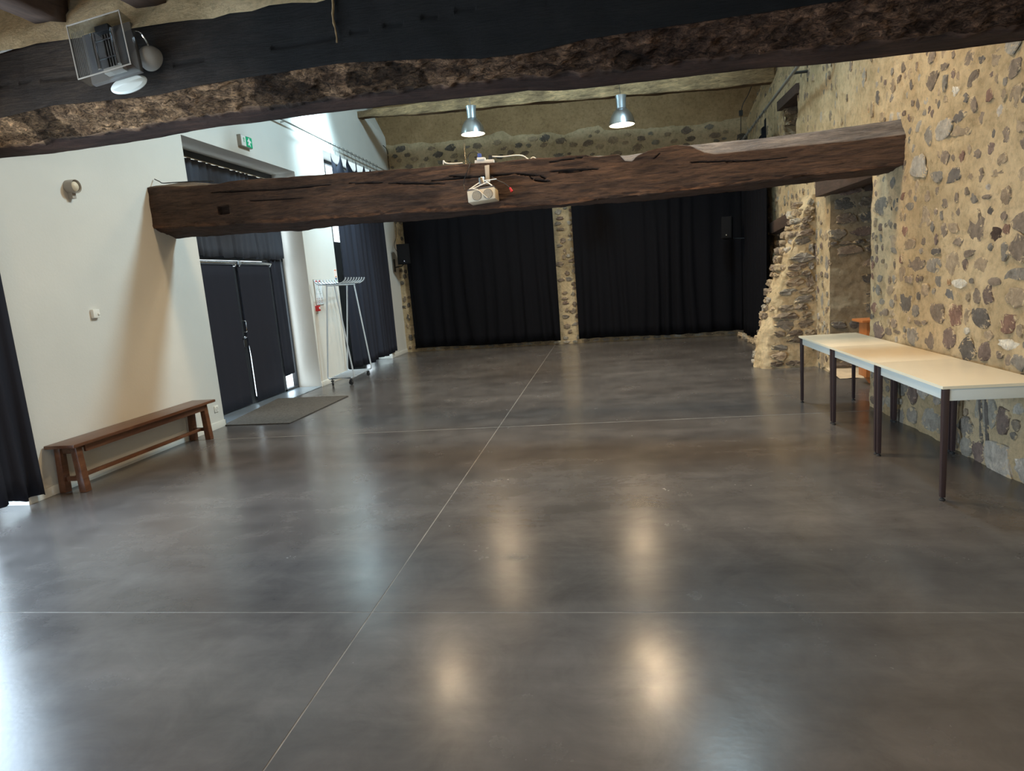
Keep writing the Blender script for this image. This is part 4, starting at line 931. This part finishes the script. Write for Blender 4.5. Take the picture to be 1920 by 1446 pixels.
# doormat
dm = MB().add([(XL-.02, 7.60, 0), (-2.83, 7.55, 0), (-2.80, 9.42, 0), (-4.02, 9.50, 0), (XL-.02, 7.60, .012), (-2.83, 7.55, .012), (-2.80, 9.42, .012), (-4.02, 9.50, .012)], [(0,3,2,1),(4,5,6,7),(0,1,5,4),(1,2,6,5),(2,3,7,6),(3,0,4,7)]).build('doormat', M['mat'], bevel=.004)
for v in dm.data.vertices: v.co.z += .002
tag(dm, 'large grey-brown doormat on the floor before the glass door', 'doormat')

# ------------------------------------------------------------------ bench
bn_ = empty('bench', (-3.62, 5.95, 0)); tag(bn_, 'long low reddish brown wooden bench along the white wall', 'bench')
def bp(name, mb, bev=.006): return local(mb.build(name, M['bench'], bn_, bevel=bev), bn_)
bp('seat', MB().box((-3.755, 4.90, .425), (-3.45, 7.02, .457)), .008)
bp('apron', MB().box((-3.515, 5.07, .355), (-3.495, 6.86, .425)), .003); bp('apron', MB().box((-3.70, 5.07, .355), (-3.68, 6.86, .425)), .003)
for y in (5.0, 6.88):
    bp('end_apron', MB().box((-3.69, y-.012, .36), (-3.51, y+.012, .425)), .003); bp('end_rail', MB().box((-3.69, y-.018, .105), (-3.52, y+.018, .145)), .004)
    for x, sgn in ((-3.52, 1), (-3.70, -1)):
        k = .012*sgn
        bp('leg', MB().add([(x-.035+k, y-.035, 0), (x+.035+k, y-.035, 0), (x+.035+k, y+.035, 0), (x-.035+k, y+.035, 0), (x-.03-k*.6, y-.035, .425), (x+.03-k*.6, y-.035, .425), (x+.03-k*.6, y+.035, .425), (x-.03-k*.6, y+.035, .425)], [(0,3,2,1),(4,5,6,7),(0,1,5,4),(1,2,6,5),(2,3,7,6),(3,0,4,7)]), .008)
bp('stretcher', MB().box((-3.625, 5.02, .108), (-3.585, 6.87, .142)), .005)

# ------------------------------------------------------------------ tables
TL, TW = 1.068, .58
labs = ['cream-topped table farthest along the row, ending near the niche', 'cream-topped table in the middle of the row by the stone wall', 'cream-topped table nearest the camera in the row by the wall']
for i in range(3):
    y1 = 7.427-TL*i; tb = empty('table', (3.31+.0162*TL*i*-1, y1, 0), -.0162*-1*-1); tag(tb, labs[i], 'table', 'folding row of cream tables')
    zz = (.0, .0, .0)[i]
    def tp(name, mb, mat, bev=.002): return mb.build(name, M[mat], tb, bevel=bev)
    g = .002
    tp('tabletop', MB().box((0, -TL+g, .722), (TW, -g, .740)), 'lam', .002)
    tp('edge_band', MB().box((-.003, -TL+g, .721), (0, -g, .7395)).box((0, -TL+g-.001, .721), (TW, -TL+g+.001, .7395)), 'lam_edge', 0)
    a = .022
    tp('apron', MB().box((a+.004, -TL+.035, .645), (a+.022, -.035, .722)), 'apron', .003); tp('apron', MB().box((TW-a-.022, -TL+.035, .645), (TW-a-.004, -.035, .722)), 'apron', .003)
    tp('apron', MB().box((.04, -TL+.012, .645), (TW-.04, -TL+.030, .722)), 'apron', .003); tp('apron', MB().box((.04, -.030, .645), (TW-.04, -.012, .722)), 'apron', .003)
    for x in (.006, TW-.044):
        for y in (-TL+.008, -.044):
            lg = MB().add([(x+.004, y+.004, .022), (x+.032, y+.004, .022), (x+.032, y+.032, .022), (x+.004, y+.032, .022), (x, y, .722), (x+.036, y, .722), (x+.036, y+.036, .722), (x, y+.036, .722)], [(0,3,2,1),(4,5,6,7),(0,1,5,4),(1,2,6,5),(2,3,7,6),(3,0,4,7)])
            l_ = tp('leg', lg, 'legm', .003)
            MB().lathe([(.006, .012), (.006, .024)], 10, None, (x+.018, y+.018, 0)).lathe([(.016, 0), (.018, .006), (.012, .013)], 14, None, (x+.018, y+.018, 0)).build('foot', M['rubber'], l_, smooth=True)
# orange wooden piece standing in the niche
ow = empty('wooden_stand', (4.32, 8.3, 0)); tag(ow, 'orange varnished wooden stand half hidden in the stone niche', 'stand')
local(MB().box((4.285, 8.18, .10), (4.80, 8.42, .765)).build('body', M['orange'], ow, bevel=.004), ow)
local(MB().box((4.215, 8.12, .765), (4.85, 8.46, .795)).build('top', M['orange'], ow, bevel=.006), ow)
local(MB().add([(4.285, 8.20, .10), (4.42, 8.20, .10), (4.42, 8.26, .10), (4.285, 8.26, .10), (4.34, 8.20, .02), (4.45, 8.20, .02), (4.45, 8.26, .02), (4.34, 8.26, .02)], [(0,3,2,1),(4,5,6,7),(0,1,5,4),(1,2,6,5),(2,3,7,6),(3,0,4,7)]).build('foot', M['orange'], ow), ow)

# ------------------------------------------------------------------ pendant lamps
def pendant(x, y, z, label, watts, top=5.9):
    p = empty('pendant_lamp', (x, y, z)); tag(p, label, 'lamp', 'aluminium high-bay pendant lamps')
    def pp(name, mb, mat): return mb.build(name, M[mat], p, smooth=True)
    pp('shade', MB().lathe([(.232, 0), (.236, .004), (.232, .03), (.215, .10), (.185, .175), (.145, .235), (.108, .268), (.098, .272)], 48, caps=False), 'alu')
    pp('reflector', MB().lathe([(.226, .004), (.222, .03), (.205, .10), (.175, .172), (.135, .23), (.10, .262), (.001, .263)], 48, caps=False), 'refl')
    pp('collar', MB().lathe([(.098, .268), (.098, .286)], 36), 'dgrey')
    pp('canopy', MB().lathe([(.083, .284), (.085, .33), (.086, .38), (.090, .44), (.098, .50), (.101, .512), (.09, .514), (.001, .514)], 36), 'alub')
    pp('bulb', MB().lathe([(.001, .03), (.11, .035), (.165, .06), (.165, .085), (.10, .12), (.001, .13)], 32), 'bulb')
    pp('cable', MB().tube([(0, 0, .51), (-.012, .0, .62), (-.02, 0, .72), (-.02, 0, top-z)], .004, 6), 'darkmetal')
    lo = lamp('pendant_light', (x, y, z-.02), watts, WARM, .14, size=168); return p
pendant(-1.10, 12.75, 4.385, 'left of the two hanging aluminium lamps before the plaster wall', 200, 8.0)
pendant(1.70, 12.55, 4.205, 'right of the two hanging aluminium lamps before the plaster wall', 200, 8.0)
pendant(-1.40, 8.8, 4.55, 'left hanging lamp hidden above the front beam, seen reflected on the floor', 95, 8.0)
pendant(1.71, 9.5, 4.75, 'right hanging lamp hidden above the front beam, seen reflected on the floor', 250, 7.9)
lamp('warm_fill_spot', (1.9, 1.2, 3.5), 190, WARM, .2); lamp('warm_fill_spot', (-1.6, 1.2, 3.5), 70, WARM, .2); lamp('warm_fill_spot', (2.3, 5.6, 5.0), 230, WARM, .2); lamp('warm_fill_spot', (0.2, 6.1, 5.6), 430, WARM, .25)  # added warm fill spots without fixtures, brighten right wall and near room
pl_ = bpy.data.lights.new('bulb', 'POINT'); pl_.energy = 34; pl_.color = WARM; pl_.shadow_soft_size = .12  # added unseen warm fill light for joists and plaster, no real bulb here
po_ = bpy.data.objects.new('bulb', pl_); C.objects.link(po_); po_.location = (-2.9, 2.3, 2.75)

# ------------------------------------------------------------------ floodlight on the front beam
fd = empty('floodlight', (-2.05, 4.3, 3.36)); tag(fd, 'glass-fronted box floodlight on the dark front beam', 'floodlight')
rotF = Matrix.Rotation(math.radians(-9), 3, 'Y') @ Matrix.Rotation(math.radians(4), 3, 'Z') @ Matrix.Rotation(math.radians(-8), 3, 'X')
fd.rotation_euler = rotF.to_euler()
def fp(name, mb, mat, bev=0.0, smooth=False): return mb.build(name, M[mat], fd, bevel=bev, smooth=smooth)
W2, H2 = .195, .185
fp('cover_glass', MB().box((-W2, -.052, -H2), (W2, -.045, H2)).box((-W2, -.05, -H2), (-W2+.005, .06, H2)).box((W2-.005, -.05, -H2), (W2, .06, H2)).box((-W2, -.05, -H2), (W2, .06, -H2+.005)).box((-W2, -.05, H2-.005), (W2, .06, H2)), 'fglass')
rim = MB()
for (a, b_) in (((-W2-.004, -.056, -H2-.004), (W2+.004, -.05, -H2+.004)), ((-W2-.004, -.056, H2-.004), (W2+.004, -.05, H2+.004)), ((-W2-.004, -.056, -H2), (-W2+.004, -.05, H2)), ((W2-.004, -.056, -H2), (W2+.004, -.05, H2))): rim.box(a, b_)
fp('cover_rim', rim, 'gplas', .0015)
fp('back_box', MB().box((-W2+.01, .06, -H2+.01), (W2-.01, .10, H2-.01)), 'dgrey', .006)
for x in (-.06, .085): fp('reflector_tube', MB().tube([(x, 0.0, -.13), (x-.002, 0.0, .12)], .014, 12), 'chrome', smooth=True)
for z in (-.065, .06): fp('lamp_bracket', MB().box((-.06, -.005, z-.003), (.085, .003, z+.003)), 'alu')
for x in (-.02, .0, .02, .04): fp('reflector_rib', MB().box((x-.004, .035, -.14), (x+.004, .058, .14)), 'dgrey')
fp('lamp_holder', MB().box((-.04, .0, .12), (.06, .06, .165)), 'black', .004); fp('lamp_holder', MB().box((-.04, .0, -.165), (.10, .05, -.13)), 'gplas', .004)
ribs = MB()
for i in range(8): ribs.box((-W2+.012+i*.012, -.044, -H2+.01), (-W2+.014+i*.012, -.040, H2-.05))
fp('glass_ribs', ribs, 'gplas')
fp('mounting_dome', MB().lathe([(.085, 0), (.082, .03), (.065, .06), (.035, .078), (.001, .083)], 32, Matrix.Rotation(PI/2, 3, 'X'), (.215, .18, -.045)), 'gplas', smooth=True)
fp('mounting_plate', MB().lathe([(.001, -.01), (.13, -.008), (.14, .004), (.12, .02), (.001, .03)], 32, Matrix.Rotation(PI/2, 3, 'X') @ Matrix.Scale(.42, 3, (0, 1, 0)), (.04, .13, -.205)), 'apron', smooth=True)
fp('arm', MB().tube(catmull([(.16, .09, .12), (.215, .10, .11), (.235, .13, .05), (.24, .15, .0)], 5), .007, 8), 'chrome', smooth=True)
cab = MB().tube(catmull([(-3.5, 4.56, 3.50), (-3.1, 4.545, 3.54), (-2.8, 4.53, 3.572), (-2.5, 4.52, 3.575), (-2.3, 4.51, 3.56)], 8), .009, 8).build('cable', M['gplas'], smooth=True); tag(cab, 'grey cable running along the beam top to the floodlight', 'cable')

# ------------------------------------------------------------------ projector, power strip and cables on the middle beam
pj = empty('projector', (.095, 6.42, 2.44)); tag(pj, 'small beige projector with two round grilles hung on the middle beam', 'projector')
pj.rotation_euler = (math.radians(-4), math.radians(-3), math.radians(-3.7))
def jp(name, mb, mat, bev=0.0, smooth=False): return mb.build(name, M[mat], pj, bevel=bev, smooth=smooth)
jp('case', MB().box((-.14, 0, -.065), (.135, .17, .045)), 'bplas', .006)
jp('top_cover', MB().box((-.136, .004, .045), (.131, .17, .062)), 'dgrey', .004)
for x in (-.045, .068):
    jp('grille', MB().lathe([(.001, -.003), (.046, -.003), (.048, .002)], 28, Matrix.Rotation(PI/2, 3, 'X'), (x, -.001, -.012)), 'dgrey', smooth=True)
    gr_ = MB()
    for k in range(-4, 5):
        h = math.sqrt(max(0, .044**2-(k*.010)**2)); gr_.box((x+k*.010-.0015, -.0065, -.012-h), (x+k*.010+.0015, -.003, -.012+h)); gr_.box((x-h, -.0065, -.012+k*.010-.0015), (x+h, -.003, -.012+k*.010+.0015))
    jp('grille_mesh', gr_, 'bplas')
jp('mount_arms', MB().tube([(-.12, .02, .062), (-.0, .06, .13)], .006, 8).tube([(-.10, .02, .06), (.09, .06, .12)], .006, 8).tube([(.115, .02, .062), (.04, .06, .135)], .006, 8).tube([(.04, .05, .13), (.16, .04, .125)], .005, 8), 'wplas', smooth=True)
jp('mount_cup', MB().lathe([(.035, .09), (.035, .16), (.03, .168), (.001, .168)], 24, None, (.005, .075, 0)), 'alu', smooth=True)
jp('wall_arm', MB().add([(.035, .10, .10), (.072, .10, .10), (.072, .13, .10), (.035, .13, .10), (.030, .15, .30), (.078, .15, .30), (.078, .175, .30), (.030, .175, .30)], [(0,3,2,1),(4,5,6,7),(0,1,5,4),(1,2,6,5),(2,3,7,6),(3,0,4,7)]), 'gplas', .006)
jp('strap', MB().tube([(-.08, -.006, .06), (-.03, -.008, .045), (.06, -.010, -.05)], .0035, 6), 'wcable', smooth=True)
cbl = MB().tube(catmull([(.20, 6.50, 2.60), (.26, 6.49, 2.56), (.33, 6.48, 2.52), (.38, 6.46, 2.47)], 6), .004, 6).build('cable', M['black'], smooth=True); tag(cbl, 'thin dark cable with a red tip beside the projector', 'cable')
MB().tube([(.375, 6.462, 2.475), (.395, 6.455, 2.435)], [.010, .014], 8).build('red_tip', M['red'], cbl, smooth=True)
cb2 = MB().tube(catmull([(-.02, 6.62, 2.78), (-.05, 6.58, 2.70), (-.09, 6.58, 2.62), (-.10, 6.57, 2.56), (-.08, 6.50, 2.50)], 6), .004, 6).build('cable', M['black'], smooth=True); tag(cb2, 'black cable hanging from the beam top to the projector', 'cable')
psx = empty('power_strip', (.08, 6.72, 2.775)); tag(psx, 'white power strip with plugs lying on the middle beam', 'power strip')
psx.rotation_euler = (0, math.radians(3), math.radians(-3.7))
def sp_(name, mb, mat, bev=.004): return mb.build(name, M[mat], psx, bevel=bev)
sp_('strip', MB().box((-.075, -.025, -.005), (.12, .03, .03)), 'wplas'); sp_('adapter', MB().box((-.05, -.03, .03), (.03, .03, .055)), 'wplas')
sp_('blue_plug', MB().box((-.045, -.02, .058), (-.01, .02, .095)), 'blue'); sp_('black_plug', MB().box((.07, -.02, .03), (.105, .02, .07)), 'black')
MB().tube(catmull([(-.03, 0, .10), (-.06, 0, .115), (-.12, 0, .11), (-.15, 0, .07), (-.14, 0, .02), (-.10, -.02, 0)], 6), .004, 6).build('black_lead', M['black'], psx, smooth=True)
wc = MB().tube(catmull([(.18, 6.71, 2.83), (.30, 6.70, 2.815), (.42, 6.70, 2.815), (.50, 6.69, 2.80), (.56, 6.69, 2.757), (.60, 6.69, 2.775), (.65, 6.69, 2.745)], 6), .006, 8).build('cable', M['wcable'], smooth=True); tag(wc, 'white cable lying along the top of the middle beam', 'cable')
w2 = MB().tube(catmull([(-.32, 6.70, 2.80), (-.315, 6.70, 2.84), (-.30, 6.70, 2.815), (-.24, 6.70, 2.80), (-.12, 6.70, 2.795)], 5), .007, 8).build('cable', M['wcable'], smooth=True); tag(w2, 'short white cable end curled up left of the power strip', 'cable')

# ------------------------------------------------------------------ loudspeakers
def speaker(loc, rz, tilt, wd, h, dp, label):
    s_ = empty('loudspeaker', loc, rz); s_.rotation_euler = (tilt, 0, rz); tag(s_, label, 'loudspeaker', 'black wall speakers at the far end')
    V = [(-wd/2, 0, -h/2), (wd/2, 0, -h/2), (wd*.36, dp, -h/2), (-wd*.36, dp, -h/2), (-wd/2, 0, h/2), (wd/2, 0, h/2), (wd*.36, dp, h/2), (-wd*.36, dp, h/2)]
    MB().add(V, [(0,3,2,1),(4,5,6,7),(0,1,5,4),(1,2,6,5),(2,3,7,6),(3,0,4,7)]).build('cabinet', M['spk'], s_, bevel=.012)
    MB().box((-wd*.44, -.012, -h*.46), (wd*.44, -.001, h*.46)).build('grille', M['spk'], s_, bevel=.004)
    MB().box((wd*-.03, -.0145, -h*.38), (wd*.05, -.012, -h*.32)).build('badge', M['chrome'], s_)
    return s_
s1 = speaker((-3.41, 14.98, 2.385), .25, 0, .30, .47, .24, 'black loudspeaker on a bracket in the far left corner')
local(MB().tube([(-3.43, 15.12, 2.2), (-3.55, 15.22, 2.12), (-3.755, 15.30, 2.10)], .014, 8).box((-3.765, 15.26, 2.0), (-3.75, 15.34, 2.3)).build('bracket', M['black'], s1), s1)
bpy.context.view_layer.update()
s2_ = speaker((3.74, 13.95, 2.30), -.30, .06, .21, .44, .22, 'black loudspeaker before the black curtain near the right wall')
s2_.rotation_euler = (math.radians(-6), 0, -.42)
s2b = MB().tube([(0.02, .2, -.18), (.10, .30, -.2), (.34, .42, -.2)], .012, 8).build('bracket', M['darkmetal'], s2_)
cab2 = MB().tube(catmull([(-3.72, 15.55, 3.4), (-3.70, 15.5, 2.9), (-3.70, 15.25, 2.62), (-3.60, 15.12, 2.45)], 6), .006, 6).build('cable', M['black'], smooth=True); tag(cab2, 'black cable dropping to the left loudspeaker', 'cable')
cab3 = MB().tube(catmull([(-3.73, 15.30, 4.93), (-3.71, 15.49, 4.85), (-3.71, 15.51, 4.6), (-3.71, 15.51, 4.2), (-3.72, 15.51, 3.5)], 5), .009, 6).build('cable', M['black'], smooth=True); tag(cab3, 'black cable down the far left corner of the stone wall', 'cable')
cab4 = MB().tube(catmull([(4.42, 14.3, 5.2), (4.34, 14.55, 4.95), (4.24, 14.68, 4.75), (4.21, 14.70, 4.4), (4.21, 14.70, 3.6)], 5), .008, 6).box((4.18, 14.67, 4.58), (4.25, 14.73, 4.68)).build('cable', M['darkmetal'], smooth=False); tag(cab4, 'dark cable with a white box down the far right corner', 'cable')
wi = MB().tube([(-1.43, 13.0, 7.78), (-1.36, 13.0, 5.0), (-1.33, 13.0, 3.5)], .002, 5).build('wire', M['wire']); tag(wi, 'thin hanging wire left of the left pendant lamp', 'wire')
cb5 = MB().tube(catmull([(XL+.02, 6.98, 3.03), (-3.66, 6.93, 2.99), (-3.60, 6.90, 2.962), (-3.45, 6.90, 2.955), (-3.2, 6.92, 2.945), (-3.0, 6.93, 2.93)], 6), .006, 6).build('cable', M['black'], smooth=True); tag(cb5, 'short dark cable on the left end of the middle beam by the white wall', 'cable')
